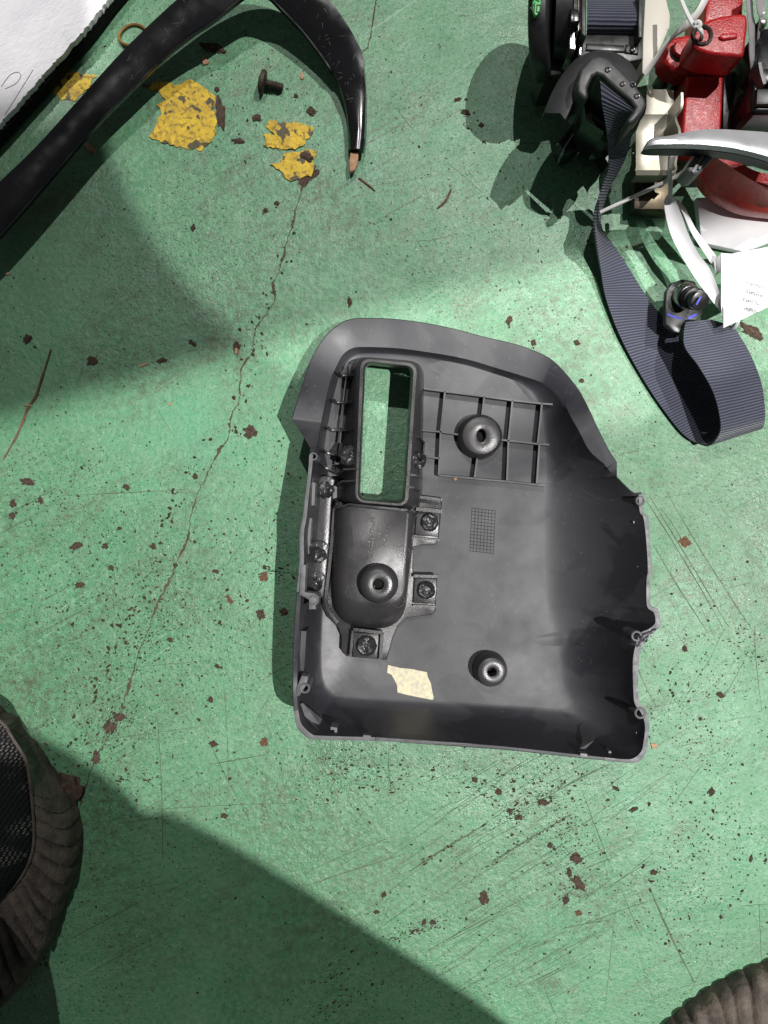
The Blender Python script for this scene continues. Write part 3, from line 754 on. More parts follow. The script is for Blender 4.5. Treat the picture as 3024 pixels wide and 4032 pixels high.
wall('pad_lip', [(1640,1955,28),(1742,1968,28)], 22, 2.0, 'housing', cover); wall('pad_lip', [(1638,2004,29),(1740,2014,29)], 22, 2.6, 'housing', cover)
wall('pad_lip', [(1628,2268,27.5),(1722,2270,27.5)], 22, 2.0, 'housing', cover); wall('pad_lip', [(1390,2484,29),(1380,2585,29)], 22, 1.8, 'housing', cover)
wall('pad_lip', [(1505,2496,29),(1498,2598,29)], 22, 2.4, 'housing', cover); wall('pad_lip', [(1392,2478,29),(1506,2492,29)], 22, 2.2, 'housing', cover)
wall('pad_lip', [(1628,2118,25.5),(1730,2126,25.5)], 22, 1.4, 'housing', cover); wall('pad_lip', [(1626,2384,25),(1716,2388,25)], 22, 1.2, 'housing', cover)
def stake(x, y, z, r, wob=.9):
    lathe('heat_stake', x, y, z, [(r*1.12,z-1.6),(r*1.08,z-.4),(r*.98,z+1.0),(r*.82,z+1.9),(r*.62,z+1.5),(r*.45,z+.6),(r*.25,z+.5),(r*.16,z-.6),(r*.05,z-1.4)], 'melt', cover, 28, wob)
for q in [(1691,2055,25.6,6.2),(1678,2323,25.6,6.2),(1442,2542,25.6,7.0),(1281,1928,34,5.6,1.5),(1254,2183,34,5.2,1.4),(1241,2301,34,5.0,1.5),(1377,1793,42,6.4,1.8),(1645,1810,44,5.4,1.8)]:
    stake(*q)
for x, y, z in ((1284,1896,33.5),(1257,2150,33.5),(1246,2272,33.5)):
    lathe('stake_collar', x, y, z, [(6.4, z-3), (6.0, z+.8), (5.0, z+1.2), (1, z+.6)], 'housing', cover, 20, .5, .7)
# screw bosses
def boss(x, y, zb, hgt, r, hr, mat='melt', sy=None):
    zt = zb + hgt
    b = lathe('screw_boss', x, y, zb, [(r*1.03,zb-.5),(r,zb+hgt*.45),(r*.95,zb+hgt*.72),(r*.82,zt-.8),(r*.66,zt),(hr*1.5,zt+.1),(hr*1.1,zt-.3),(hr,zt-1.2),(hr,zb-6)], mat, cover, 40, 0, 1, sy)
    lathe('screw_hole_shade', x, y, zt, [(hr*1.02, zt-3.2), (.2, zt-3.2)], 'black_layer', b, 24, 0, 1, sy)  # black disc stands in for the shade deep inside the hole
    return b
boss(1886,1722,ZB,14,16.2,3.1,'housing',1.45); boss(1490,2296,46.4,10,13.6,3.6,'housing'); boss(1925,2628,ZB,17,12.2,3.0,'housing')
# rib grid
for q in [[(1669,1530),(1751,1541),(1906,1561),(2017,1576),(2133,1589),(2176,1592)],[(1662,1694),(1734,1700),(1812,1712)],[(1966,1731),(2060,1741),(2116,1748),(2162,1751)],
          [(1669,1796),(1730,1805)],[(1726,1871),(1800,1878),(1995,1896),(2147,1912)],[(1752,1541),(1735,1700),(1727,1871)],[(1907,1561),(1897,1640)],[(1879,1805),(1868,1884)],
          [(2018,1576),(2002,1735),(1996,1896)],[(2134,1589),(2117,1748)],[(2124,1750),(2113,1908)]]:
    wall('grid_rib', [(x, y, ZB + 7.5) for x, y in q], ZB - .3, 1.15, 'shell', cover)
# ejector pin marks, date grid
def ring(x, y, r, z=ZB, mat='shell'):
    c = P(x, y, z)
    loft('ejector_mark', [[c + Vector((math.cos(k * math.pi / 14) * q, math.sin(k * math.pi / 14) * q, h)) / 1000.0 for k in range(28)] for q, h in ((r+.22,-.2),(r+.14,.14),(r-.02,.14),(r-.1,-.2))], mat, cover)
for x, y, r in ((1705,1497,5.8),(1822,1608,6.0),(1952,1845,6.0),(1690,1862,5.6),(2002,1535,5.0),(1788,2010,6.2),(1743,2285,5.6)): ring(x, y, r)
for x, y, r in ((1416,2032,4.6),(1404,2178,4.8),(1386,2332,4.6),(1586,2176,4.6),(1566,2364,4.6)): ring(x, y, r, 46.5, 'housing')
def grid_mark():
    vs, fs = [], []
    def bar(a, b, w=.18):
        d = b - a; s = Vector((-d.y, d.x, 0)).normalized() * w / 1000.0; k = len(vs); u = Vector((0, 0, .00022))
        vs.extend([a + s, a - s, b - s, b + s, a + u, b + u]); fs.extend([(k, k+4, k+5, k+3), (k+4, k+1, k+2, k+5)])
    for i in range(8): bar(P(1858+i*13.2, 2000+i*1.6, ZB), P(1850+i*13.2, 2168+i*1.6, ZB))
    for j in range(14): bar(P(1858-j*.6, 2000+j*13, ZB), P(1951-j*.6, 2011+j*13, ZB))
    mk('date_grid', vs, fs, 'housing', cover, 0)
grid_mark()
text_mesh('moulded_lettering', '5C-530695-5H', 1463, 2115, 46.6, 4.6, 86, 'melt', tray, .35)
text_mesh('moulded_lettering', 'P O T G', 1493, 2112, 46.6, 4.0, 86, 'melt', tray, .3)
text_mesh('moulded_lettering', 'A P 6 V 2', 1519, 2110, 46.6, 4.0, 86, 'melt', tray, .3)
# folded crease of the lower right corner
def crease():
    from mathutils.bvhtree import BVHTree
    bvh = BVHTree.FromPolygons([v.co.copy() for v in sh.data.vertices], [tuple(p.vertices) for p in sh.data.polygons])
    off = world_of(sh).translation
    rowsL = []
    for t in [k / 30 for k in range(31)]:
        x = 1985 + 560 * t; yc = 2530 - 72 * t; q = min(t / .75, 1); hgt = 3.6 * (q * q * (3 - 2 * q)) * (1 - .4 * t); col = []
        for v in range(-90, 91, 12):
            p = P(x + v * .1, yc + v * .8, ZB + 50 * max(0, t - .3) ** 1.6)
            hit = bvh.ray_cast(Vector((p.x, p.y, .2)), Vector((0, 0, -1)))[0]
            z0 = hit.z if hit else p.z
            w = 15 if v < 0 else 50
            z0 += (hgt * math.exp(-(v / w) ** 2) - (.5 + 1.2 * (abs(v) / 90) ** 6 + (.8 if t in (0, 1) else 0))) / 1000.0
            col.append(Vector((p.x, p.y, z0)))
        rowsL.append(col)
    loft('crease', rowsL, 'shell', cover, closed=False, smooth=80)
# rim screw tubes
def rim_boss(x, y, z, r):
    lathe('rim_screw_tube', x, y, z, [(r*.95,z-26),(r,z-3),(r,z),(r*.85,z+.5),(r*.66,z+.4),(r*.58,z-.4),(r*.55,z-12)], 'rim', cover, 24)
for q in [(2521,1972,70.5,3.3),(2507,2505,70.5,3.7),(2521,2808,70.5,4.0),(1234,1797,62,2.8),(1236,2363,70.8,3.3),(1200,2710,66.5,3.6)]: rim_boss(*q)
prism('rim_tab', [(1183,2223),(1205,2223),(1200,2331),(1239,2337),(1256,2351),(1254,2375),(1241,2386),(1245,2400),(1216,2400),(1216,2362),(1178,2341)], 58, 70.3, 'rim', cover, .4)
prism('rim_tab', [(1187,2661),(1213,2664),(1208,2695),(1180,2740),(1165,2742),(1165,2715)], 52, 66.2, 'rim', cover, .4)
wall('inner_plate', [(1196,2485,56),(1192,2560,56),(1186,2650,54)], 30, 3.5, 'shell', cover)
for a, b in (((1226,1870),(1228,1960)),((1214,1965),(1216,2080)),((1204,2090),(1212,2180)),((1236,1900),(1232,1990)),((1222,2040),(1214,2150))):
    wall('clip_rail', [(*a, 58), (*b, 56)], 30, 2.0, 'greyplastic', cover)
for a, b, z in (((2494,2058),(2538,2034),62),((2502,2092),(2538,2072),56),((2512,2234),(2548,2212),62),((2512,2264),(2552,2250),60),((2516,2342),(2538,2332),58),
                ((2505,2888),(2538,2882),62),((2505,2906),(2538,2900),62),((2380,2965),(2386,2982),62),((2400,2958),(2408,2982),62)):
    wall('clip_rib', [(*a, z), (*b, z)], z - 20, 1.6, 'greyplastic', cover)
wall('clip_plate', [(2535,2286,66),(2536,2340,66),(2541,2388,66)], 40, 1.8, 'rim', cover)
wall('bottom_clip', [(1302,2868,60),(1322,2870,60),(1322,2892,60)], 48, 2.2, 'greyplastic', cover)
wall('bottom_clip', [(1430,2900,67),(1460,2903,67)], 62, 2.0, 'greyplastic', cover); wall('bottom_clip', [(2285,2972,70),(2312,2975,70)], 64, 2.0, 'greyplastic', cover)
mk('corner_gusset', [P(1183,2772,62),P(1192,2768,62),P(1282,2842,38),P(1284,2884,44),P(1258,2884,58),P(1200,2820,56)], [(0,1,2,3,4,5)], 'rim', cover, 0)
mk('corner_gusset', [P(2258,2925,46),P(2268,2918,44),P(2360,2872,40),P(2340,2915,52),P(2296,2958,60),P(2258,2962,62)], [(0,1,2,3,4,5)], 'greyplastic', cover, 0)
crease()

tp = prism('masking_tape', [(1527,2618),(1575,2630),(1620,2634),(1681,2647),(1684,2665),(1696,2690),(1702,2722),(1708,2746),(1705,2756),(1660,2748),(1600,2736),(1565,2727),(1563,2698),(1552,2676),(1541,2657),(1524,2649)],
           ZB + .15, ZB + .7, 'tape', None, .15, seg=1)
tag(origin_to_base(tp), 'torn strip of cream masking tape stuck inside the cover', 'tape')

# ================================================================== BLACK ARCHED TRIM
trim = empty('arched_trim', P(1400, 600, 0), 'scuffed glossy black arched plastic trim strip at the upper left', 'car trim')
TO = [(-150,860,30),(0,714,30),(140,579,30),(289,415,30),(458,227,31),(579,106,32),(694,0,34),(800,-90,36),(930,-165,38),(1050,-170,38),(1180,-110,36),(1298,0,33),(1361,87,29),(1399,154,25),
      (1428,217,21),(1435,299,18),(1440,362,15),(1438,434,13),(1435,521,12),(1426,590,12)]
TI = [(-95,1020,27),(60,852,27),(225,660,27),(370,492,27),(535,326,28),(646,217,29),(740,140,31),(835,76,33),(931,0,35),(1003,-38,35),(1060,-20,33),(1112,30,29),(1190,112,25),(1245,182,21),
      (1290,245,18),(1327,309,15),(1350,372,13),(1366,434,11),(1374,515,10),(1376,590,10)]
trim_b = ribbon('bar', [P(*p) for p in TO], [P(*p) for p in TI], 'gloss', trim, 8, 2.2, 6.0, 5, edge=lambda t: (1 - abs(2 * t - 1) ** 2.6))
ribbon('inner_lip', [P(x, y, z - .4) for x, y, z in TI], [P(x + 7 - (x > 1000) * 12, y + 9, z - 7) for x, y, z in TI], 'gloss', trim, 2, .6, 1.4, 5)
prism('broken_end', [(1380,600),(1412,598),(1408,640),(1398,668),(1378,678),(1374,640)], 5, 8.5, 'wood', trim, .6)
# scuff marks rubbed into the gloss
def scuffs():
    rnd = random.Random(3); vs, fs = [], []
    l, r = smooth_path([P(*p) for p in TO], 5), smooth_path([P(*p) for p in TI], 5)
    for _ in range(70):
        i = rnd.choice([k for k in range(16, 85)]); t = rnd.uniform(.12, .88)
        a = l[i].lerp(r[i], t); a.z += .0001 + .0022 * (1 - abs(2 * t - 1) ** 2.6) + .00015
        an = rnd.choice((.9, .95, 1.1, 2.2, .2)) + rnd.gauss(0, .3); L = rnd.uniform(.001, .006); w = rnd.uniform(.00003, .00010)
        d = Vector((math.cos(an), math.sin(an), 0)); n = Vector((-d.y, d.x, 0)); k = len(vs)
        vs.extend([a - d * L, a + n * w, a + d * L, a - n * w]); fs.append((k, k + 1, k + 2, k + 3))
    o = mk('scuff_marks', vs, fs, 'greyplastic', trim, 0); o['kind'] = 'stuff'
scuffs()

# ================================================================== WHITE FLEECE PANEL
fl = empty('fleece_panel', P(60, 60, 0), 'white fleece covered panel with pencil marks in the upper left corner', 'panel')
def ragged(poly, z, amp, seed):
    rnd = random.Random(seed); out = []
    for i in range(len(poly)):
        a, b = poly[i], poly[(i + 1) % len(poly)]; k = max(1, int(math.hypot(b[0]-a[0], b[1]-a[1]) / 9))
        for j in range(k): out.append((a[0] + (b[0]-a[0]) * j / k + rnd.uniform(-amp, amp), a[1] + (b[1]-a[1]) * j / k + rnd.uniform(-amp, amp)))
    return out
prism('fleece', ragged([(-400,-260),(640,-260),(425,-2),(330,120),(160,305),(0,486),(-400,930)], 18, 3.5, 4), 13, 18, 'felt', fl, 1.2, 0, 50)
prism('black_layer', [(-420,-270),(680,-270),(452,-2),(360,120),(196,312),(28,500),(-400,960)], 3, 12.8, 'black_layer', fl, 1.0)  # black slab reaching slightly past the fleece edge
def pencil(pts):
    tube('pencil_line', [P(x, y, 18.15) for x, y in pts], .2, 'ink', fl, 6, 5, .3)
pencil([(5,340),(40,295),(70,285),(82,300),(60,330),(20,350)]); pencil([(130,275),(90,340),(40,420),(18,455)])

# ================================================================== RUBBER BAND, SCREW
rb = tube('rubber_band', [P(530 + 60 * math.cos(a) + 6 * math.sin(2 * a), 140 + 42 * math.sin(a), 2.0 + 1.2 * math.sin(a)) for a in [k * math.pi / 8 for k in range(16)]], 1.1, 'rubberband', None, 4, 8, 1.6, True)
tag(origin_to_base(rb), 'amber rubber band loop tucked behind the black trim', 'rubber band')
sc = empty('screw', P(1060, 320, 0), 'dirty rusted screw with wide flanged head lying on its side', 'screw')
def rod(name, a, b, prof, mat, parent, seg=20, wob=0.0):
    d = (b - a); L = d.length; d.normalize(); s = d.cross(Vector((0, 0, 1))).normalized(); u = s.cross(d); rings = []
    for t, r in prof:
        c = a + d * (L * t)
        rings.append([c + (s * math.cos(2*math.pi*k/seg) + u * math.sin(2*math.pi*k/seg)) * r / 1000.0 * (1 + wob * mnoise.noise(Vector((k * .9, t * 30, 1)))) for k in range(seg)])
    return loft(name, rings, mat, parent, True, True, 50)
rod('head', P(1018,318,7.5), P(1046,326,7), [(0,2.2),(.1,5.2),(.3,8.2),(.6,8.6),(.85,8.3),(1,5)], 'rust', sc, 24, .06)
th = [(0, 2.6)] + [(.06 + .09 * k + o, r) for k in range(10) for o, r in ((0, 2.1), (.025, 3.0), (.05, 3.0), (.075, 2.1))] + [(.98, 2.0), (1, 1.4)]
rod('shank', P(1046,326,6.5), P(1116,345,3.4), th, 'rust', sc, 16, .05)

# ================================================================== SEAT BELT
belt = empty('seat_belt', P(2400, 300, 0), 'black seat belt retractor with navy webbing looping down to a bolted anchor', 'seat belt')
# retractor: end cover disc, drum housing, steel frame, spool of webbing
rod('end_cover', P(2103,100,52), P(2178,90,56), [(0,30),(.08,34),(.3,35.5),(.9,35.5),(1,34)], 'blackplastic', belt, 48)
rod('spring_housing', P(2180,60,56), P(2252,55,58), [(0,26),(.05,29),(.9,29),(1,27)], 'blackplastic', belt, 40)
prism('housing_foot', [(2168,150),(2240,165),(2245,225),(2225,290),(2150,300),(2130,250)], 10, 50, 'blackplastic', belt, 2)
prism('side_clip', [(2246,32),(2278,34),(2283,48),(2283,84),(2246,90)], 60, 84, 'gloss', belt, .8)
prism('frame_cheek', [(2246,-30),(2268,-30),(2270,140),(2266,195),(2243,192)], 40, 74, 'steel', belt, .4)
prism('frame_cheek', [(2274,-30),(2284,-30),(2284,110),(2276,135)], 40, 78, 'steel', belt, .4)
prism('frame', [(2284,132),(2530,140),(2532,232),(2470,246),(2276,222)], 30, 72, 'blackmetal', belt, 1.0)
prism('frame_edge', [(2284,133),(2292,133),(2288,216),(2281,216)], 70, 72.6, 'steel', belt, .2)
prism('frame_emboss', [(2310,168),(2460,176),(2462,205),(2306,198)], 71, 73.2, 'blackmetal', belt, .8)
prism('frame_emboss', [(2465,172),(2516,176),(2514,214),(2462,208)], 71, 73.2, 'blackmetal', belt, .8)
lathe('rivet_hole', 2490, 196, 73.2, [(2.2,73),(2.0,73.8),(1.0,73.6),(.9,72)], 'gloss', belt, 16)
ribbon('webbing_spool', [P(2312,-40,58),P(2312,20,74),P(2312,80,78),P(2310,125,72),P(2308,146,62)], [P(2520,-40,58),P(2518,20,74),P(2516,80,78),P(2512,125,72),P(2508,148,62)], 'web', belt, 8, 0, 1.4, 8, True)
prism('spool_cheek', [(2290,-30),(2311,-30),(2308,146),(2290,132)], 40, 82, 'blackplastic', belt, 1)
prism('spool_cheek', [(2516,-30),(2532,-30),(2530,146),(2514,146)], 40, 82, 'blackplastic', belt, 1)
prism('bracket_foot', [(2330,370),(2200,560),(2225,605),(2262,590),(2380,470),(2420,480),(2440,560),(2400,640),(2330,520)], 6, 26, 'blackmetal', belt, 1)
wall('bracket_edge', [(2318,458,36),(2262,520,33),(2222,580,30),(2219,604,30)], 12, .9, 'steel', belt)
wall('bracket_edge', [(2302,565,26),(2275,605,22)], 10, .9, 'steel', belt)
lathe('coil_spring', 2288, 435, 40, [(5.2,36),(5.6,39),(5.2,41),(4.6,41),(4.3,39)], 'steel', belt, 20)
lathe('bracket_rivet', 2370, 498, 28, [(3.2,24),(3.2,28),(2.4,29.4),(.5,29.6)], 'steel', belt, 16)
# guide: half-dome flange behind a thick pill-shaped webbing guide
def dome_flange():
    arc = [(2146,440),(2160,395),(2190,330),(2230,270),(2280,222),(2340,195),(2400,196),(2455,222),(2490,255),(2512,300)]
    inn = [(2206,445),(2222,400),(2240,356),(2262,310),(2300,270),(2345,238),(2395,236),(2440,262),(2474,296),(2495,330)]
    low = [(2225,470),(2245,430),(2262,385),(2285,340),(2318,305),(2352,275),(2395,270),(2430,290),(2462,320),(2485,350)]
    A = smooth_path([P(x, y, 70) for x, y in arc], 4); A2 = smooth_path([P(x + 4, y + 5, 73) for x, y in arc], 4)
    B = smooth_path([P(x, y, 79) for x, y in inn], 4); D = smooth_path([P(x, y, 80) for x, y in low], 4); E = smooth_path([P(x + 10, y + 12, 66) for x, y in low], 4)
    loft('guide_flange', [[v - Vector((0, 0, .014)) for v in A], A, A2, B, D, E], 'guide', belt, closed=False, smooth=50)
dome_flange()
pill = [(2270,325),(2285,270),(2330,222),(2365,215),(2400,228),(2450,275),(2510,340),(2542,385),(2548,410),(2535,440),(2500,480),(2478,490),(2468,470),(2490,440),(2502,420),(2480,395),(2420,345),(2372,300),(2352,290),(2335,300),(2316,345),(2318,380),(2300,390),(2272,362)]
prism('webbing_guide', pill, 58, 92, 'guide', belt, 4.5, 0, 60, 4)
for x, y in ((2392,275),(2451,330),(2492,333),(2507,378)): lathe('dimple', x, y, 92.2, [(2.0,91.4),(1.8,92.5),(1.3,92.4),(.6,91.6)], 'gloss', belt, 14)
prism('guide_core', [(2300,320),(2340,300),(2372,310),(2490,415),(2490,440),(2470,500),(2380,520),(2300,470)], 20, 62, 'gloss', belt, 3)
WL = [(2362,318,90),(2372,400,88),(2386,500,76),(2394,580,60),(2392,660,46),(2366,745,38),(2338,835,36),(2336,900,30),(2344,960,22),(2362,1060,12),(2384,1175,6),(2440,1325,4),(2520,1475,3),(2602,1602,3),(2690,1712,4),(2762,1752,8),(2800,1752,22),(2836,1700,36),(2832,1625,41),(2805,1535,42),(2750,1440,40),(2700,1372,36),(2692,1320,33),(2700,1268,30)]
WR = [(2492,425,92),(2492,452,88),(2486,530,70),(2466,605,52),(2434,670,38),(2392,745,20),(2364,835,8),(2362,890,6),(2382,930,5),(2452,1025,5),(2548,1175,5),(2640,1290,4),(2730,1400,4),(2810,1505,3),(2892,1610,4),(2965,1668,8),(2998,1690,22),(3012,1655,36),(3010,1580,41),(2996,1500,42),(2960,1405,40),(2918,1330,37),(2880,1285,34),(2800,1258,31)]
ribbon('webbing', [P(*p) for p in WL], [P(*p) for p in WR], 'web', belt, 10, 0, 1.3, 8, True, 60)
prism('care_label', [(2758,1700),(2812,1704),(2812,1718),(2780,1718)], 5.6, 6.2, 'white', belt, .1)
# anchor plate with its bolt
anc = prism('anchor_plate', [(2620,1195),(2624,1145),(2645,1112),(2690,1098),(2735,1106),(2762,1150),(2768,1235),(2740,1262),(2700,1262),(2690,1290),(2680,1312),(2655,1306),(2620,1275)], 22, 27, 'blackmetal', belt, 1.2)
rod('bolt_washer', P(2690,1160,28), P(2710,1168,36), [(0,7.6),(.2,9),(.8,9),(1,7.8)], 'steel', belt, 24)
rod('bolt', P(2705,1166,34), P(2758,1186,52), [(0,8),(.2,8),(.22,6.2),(.34,8),(.42,6.4),(.55,7.6),(.6,5.4),(.68,5.4),(.7,6.6),(.98,6.4),(1,5.2)], 'blackmetal', belt, 24, .03)
prism('paint_mark', [(2628,1232),(2660,1246),(2692,1252),(2690,1258),(2655,1252),(2628,1240)], 27, 27.4, 'blue', anc, .1)
prism('paint_mark', [(2705,1250),(2740,1234),(2746,1240),(2712,1258)], 27, 27.4, 'blue', anc, .1)
wall('paint_mark', [(2742,1200,56.2),(2760,1168,56.2)], 55.0, 1.0, 'blue', belt)
# sticker on the end cover
st = prism('sticker', [(2102,-40),(2116,-44),(2128,-20),(2130,10),(2124,42),(2110,60),(2101,42),(2098,8)], 85.5, 88.6, 'green', belt, .1, 3)
text_mesh('sticker_lettering', '合格', 2115, 8, 88.9, 8.2, 86, 'inkdark', st, .05)

# ================================================================== ZINC BRACKET, WHITE FRAME
zb = empty('zinc_bracket', P(2580, 560, 0), 'pale zinc sheet metal bracket with a wavy edge beside the belt', 'bracket')
def zplate():
    rows = []
    for y, z in ((352,41),(420,42),(450,42.4),(475,40.5),(520,40),(570,39.6),(600,38.4),(640,38),(670,38.6),(690,37)):
        t = (y - 352) / 338
        xl = 2546 if y < 440 else 2546 - min(1, (y - 440) / 60) * 42; xr = 2652 + 10 * t
        rows.append([P(xl + (xr - xl) * k / 6, y + (6 if k in (0, 6) and y < 360 else 0), z + (1.4 if k in (0, 6) else 0)) for k in range(7)])
    rows.append([v - Vector((0, 0, .012)) for v in rows[-1]])
    loft('plate', rows, 'zinc', zb, closed=False, smooth=30)
zplate()
wall('wavy_flange', [(2686,364,66),(2684,425,66),(2662,456,62),(2664,480,60),(2676,512,58),(2674,560,56),(2660,640,52),(2662,668,50),(2640,680,48)], 24, 1.6, 'zinc', zb, 3)
prism('lower_plate', [(2499,700),(2655,690),(2640,832),(2560,828),(2496,822)], 4, 16, 'bronze', zb, .6)
wf = prism('cream_frame', [(2542,-40),(2618,-40),(2630,20),(2640,60),(2638,105),(2604,184),(2560,250),(2536,290),(2529,282),(2531,170)], 20, 56, 'cream', None, 1.5)
tag(origin_to_base(wf), 'cream plastic frame between belt retractor and red jack', 'plastic part')

# ================================================================== RED JACK
jk = empty('car_jack', P(2790, 400, 0), 'red painted steel car jack tied with white plastic tags', 'jack')
prism('upper_beam', [(2785,-40),(2932,-40),(2926,70),(2880,90),(2770,120)], 20, 58, 'red', jk, 2.5, seg=3)
cl = prism('clevis', [(2727,165),(2732,128),(2752,98),(2800,72),(2860,56),(2925,51),(2944,62),(2946,100),(2940,150),(2934,205),(2922,222),(2880,220),(2810,214),(2760,200),(2735,186)], 58, 80, 'red', jk, 4.0, 2, 60, 4)
prism('slot_emboss', [(2832,140),(2848,128),(2905,126),(2905,148),(2850,156),(2836,150)], 79.6, 81.8, 'red', cl, 1.4, 0, 60, 3)
lathe('eyelet', 2764, 140, 80, [(7.4,79.4),(6.8,81.4),(5.6,81.8),(4.6,80.8),(4.2,76)], 'rust', cl, 26, .5)
prism('lower_lug', [(2610,200),(2620,168),(2650,144),(2700,134),(2735,134),(2750,210),(2870,214),(2872,280),(2820,294),(2730,296),(2640,272),(2612,238)], 30, 46, 'red', jk, 3, 0, 60, 3)
lathe('rivet', 2678, 200, 46, [(5.6,45),(5.5,48.5),(4.8,49.6),(.5,49.9)], 'red', jk, 24)
lathe('rivet_gap', 2676, 206, 46, [(7.2,45.5),(7.0,46.3),(5.0,46.35)], 'black_layer', jk, 24)
prism('lower_beam', [(2706,296),(2850,300),(2846,420),(2838,540),(2686,540),(2694,420)], 12, 48, 'red', jk, 2.0, seg=3)
prism('beam_edge', [(2690,330),(2708,300),(2700,420),(2692,520),(2668,540),(2676,430)], 10, 36, 'red', jk, 1.5)
def saddle():
    R = [[(2815,600,62),(2890,605,64),(2930,650,66),(3000,680,68),(3090,690,68)], [(2812,616,62),(2852,640,62),(2912,680,64),(2982,722,66),(3090,778,66)], [(2808,622,61),(2850,648,60),(2908,690,61),(2976,734,62),(3090,790,62)],
         [(2770,650,48),(2820,722,44),(2890,772,42),(2962,797,42),(3090,818,42)], [(2758,652,47),(2806,732,41),(2880,786,39),(2960,812,39),(3090,832,39)], [(2740,660,45),(2790,746,38),(2870,800,36),(2960,830,36),(3090,846,36)], [(2722,690,30),(2765,765,26),(2850,820,24),(2932,850,22),(3090,868,22)],
         [(2722,690,8),(2765,765,8),(2850,820,8),(2932,850,8),(3090,868,8)]]
    loft('saddle', [smooth_path([P(*p) for p in r], 5) for r in R], 'red', jk, closed=False, smooth=40)
saddle()
# dark clutter of the jack's screw gear
prism('gear_block', [(2850,300),(2950,230),(2960,420),(2930,500),(2845,520)], 4, 30, 'blackmetal', jk, 2)
lathe('gear_stud', 2655, 316, 30, [(3.0,20),(3.0,30),(2.2,31.5),(.4,32)], 'steel', jk, 16)
prism('gear_plate', [(2606,272),(2720,300),(2700,420),(2660,360),(2612,330)], 4, 24, 'blackmetal', jk, 1)

# ================================================================== SILVER TRIM, LEVER
sv = empty('silver_trim', P(2800, 560, 0), 'curved silver painted trim strip lying across the red jack', 'car trim')
t0 = [(2531,588,84),(2561,547,88),(2637,534,89),(2755,511,89),(2843,509,89),(2931,514,89),(3024,521,89),(3110,534,89)]
t1 = [(2531,589,85),(2563,557,92),(2637,549,93),(2755,549,93),(2872,561,93),(2950,576,93),(3024,596,93),(3110,622,93)]
t2 = [(2531,590,85),(2565,586,89),(2637,584,90),(2755,587,90),(2872,599,90),(2950,615,90),(3024,637,90),(3110,665,90)]
t3 = [(x, y + 2, z - 8) for x, y, z in t2]
loft('strip', [smooth_path([P(*p) for p in r], 6) for r in (t0, [((a[0]+b[0])/2, (a[1]+b[1])/2, (a[2]+b[2])/2 + 1.2) for a, b in zip(t0, t1)], t1, [((a[0]+b[0])/2, (a[1]+b[1])/2, (a[2]+b[2])/2 + 1.4) for a, b in zip(t1, t2)], t2, t3)], 'silver', sv, closed=False, smooth=24)
wall('lower_edge', [(x, y + 1, z - 5) for x, y, z in t2], 76, 1.0, 'blackplastic', sv, 4)
prism('clip_arm', [(2702,664),(2716,640),(2748,590),(2835,592),(2800,636),(2770,668),(2752,686),(2728,690)], 58, 76, 'greyplastic', sv, 2.0, 0, 60, 3)
wall('clip_rib', [(2728,676,78.5),(2765,620,78.5),(2778,596,78.5)], 74, 1.6, 'greyplastic', sv); wall('clip_rib', [(2752,664,77.5),(2800,604,77.5)], 74, 1.4, 'greyplastic', sv)

# ================================================================== TIES, TAGS
def tie(pts, r, label, cat='cable tie', flat=.7, name='cable_tie'):
    o = tube(name, [P(*p) for p in pts], r, 'whiteplastic', None, 6, 8, flat); origin_to_base(o); return tag(o, label, cat)
tie([(2364,836,38),(2430,805,44),(2500,772,48),(2560,745,50),(2620,716,52),(2672,690,55),(2706,664,62)], 1.35, 'white ribbed plastic tie running from the webbing to the jack')
tie([(2672,-30,78),(2690,20,82),(2712,68,86),(2730,98,88),(2752,112,89),(2764,130,87),(2763,150,80)], 1.6, 'white plastic tie hooked into the jack eyelet')
tie([(2745,112,89),(2756,98,90),(2748,88,90),(2735,94,89)], 1.6, 'white tie knot above the jack eyelet', 'cable tie', 1.0)
tg = empty('folded_tag', P(2700, 950, 0), 'long folded white paper tag hanging below the jack', 'tag')
tube('tie_string', [P(*p) for p in [(2656,580,70),(2642,640,66),(2637,690,60),(2640,740,56),(2638,780,52)]], 1.6, 'whiteplastic', tg, 6, 8, .7)
ribbon('front_leaf', [P(*p) for p in [(2632,768,54),(2616,790,50),(2622,852,48),(2642,925,46),(2682,1005,44),(2742,1102,42),(2802,1182,40),(2842,1236,38)]], [P(*p) for p in [(2648,768,54),(2660,790,52),(2686,852,50),(2712,925,49),(2752,1000,48),(2796,1060,46),(2832,1150,44),(2846,1226,39)]], 'white', tg, 4, -1.5, .5, 5)
ribbon('rear_leaf', [P(*p) for p in [(2655,782,44),(2690,840,42),(2722,915,40),(2770,990,38),(2815,1060,36)]], [P(*p) for p in [(2676,790,40),(2704,830,38),(2740,900,36),(2790,968,34),(2822,1010,34)]], 'white', tg, 3, 0, .4, 5)
st2 = empty('white_strip_tag', P(2650, 150, 0), 'white plastic strip tag stretched from cream frame to the jack', 'tag')
ribbon('strip', [P(*p) for p in [(2532,288,60),(2590,212,66),(2640,146,72),(2690,92,78),(2740,40,82),(2772,-20,84)]], [P(*p) for p in [(2546,304,56),(2612,205,62),(2656,150,70),(2712,110,76),(2762,52,80),(2800,-20,82)]], 'whiteplastic', st2, 4, .8, .6, 5)
lt = empty('label_tag', P(2930, 1120, 0), 'white paper label tag printed upside down beside the anchor bolt', 'tag')
mk('leaf', [P(2839,996,44),P(2883,999,46),P(2888,1080,46),P(2840,1072,44),P(2927,989,40),P(2990,979,38),P(3100,955,36),P(3100,1145,40),P(2990,1106,44),
            P(2839,1200,46),P(2848,1292,42),P(3024,1209,46),P(3100,1175,46)], [(0,1,2,3),(1,4,5,8,2),(5,6,7,8),(3,2,8,11,10,9),(8,7,12,11)], 'white', lt, 0)
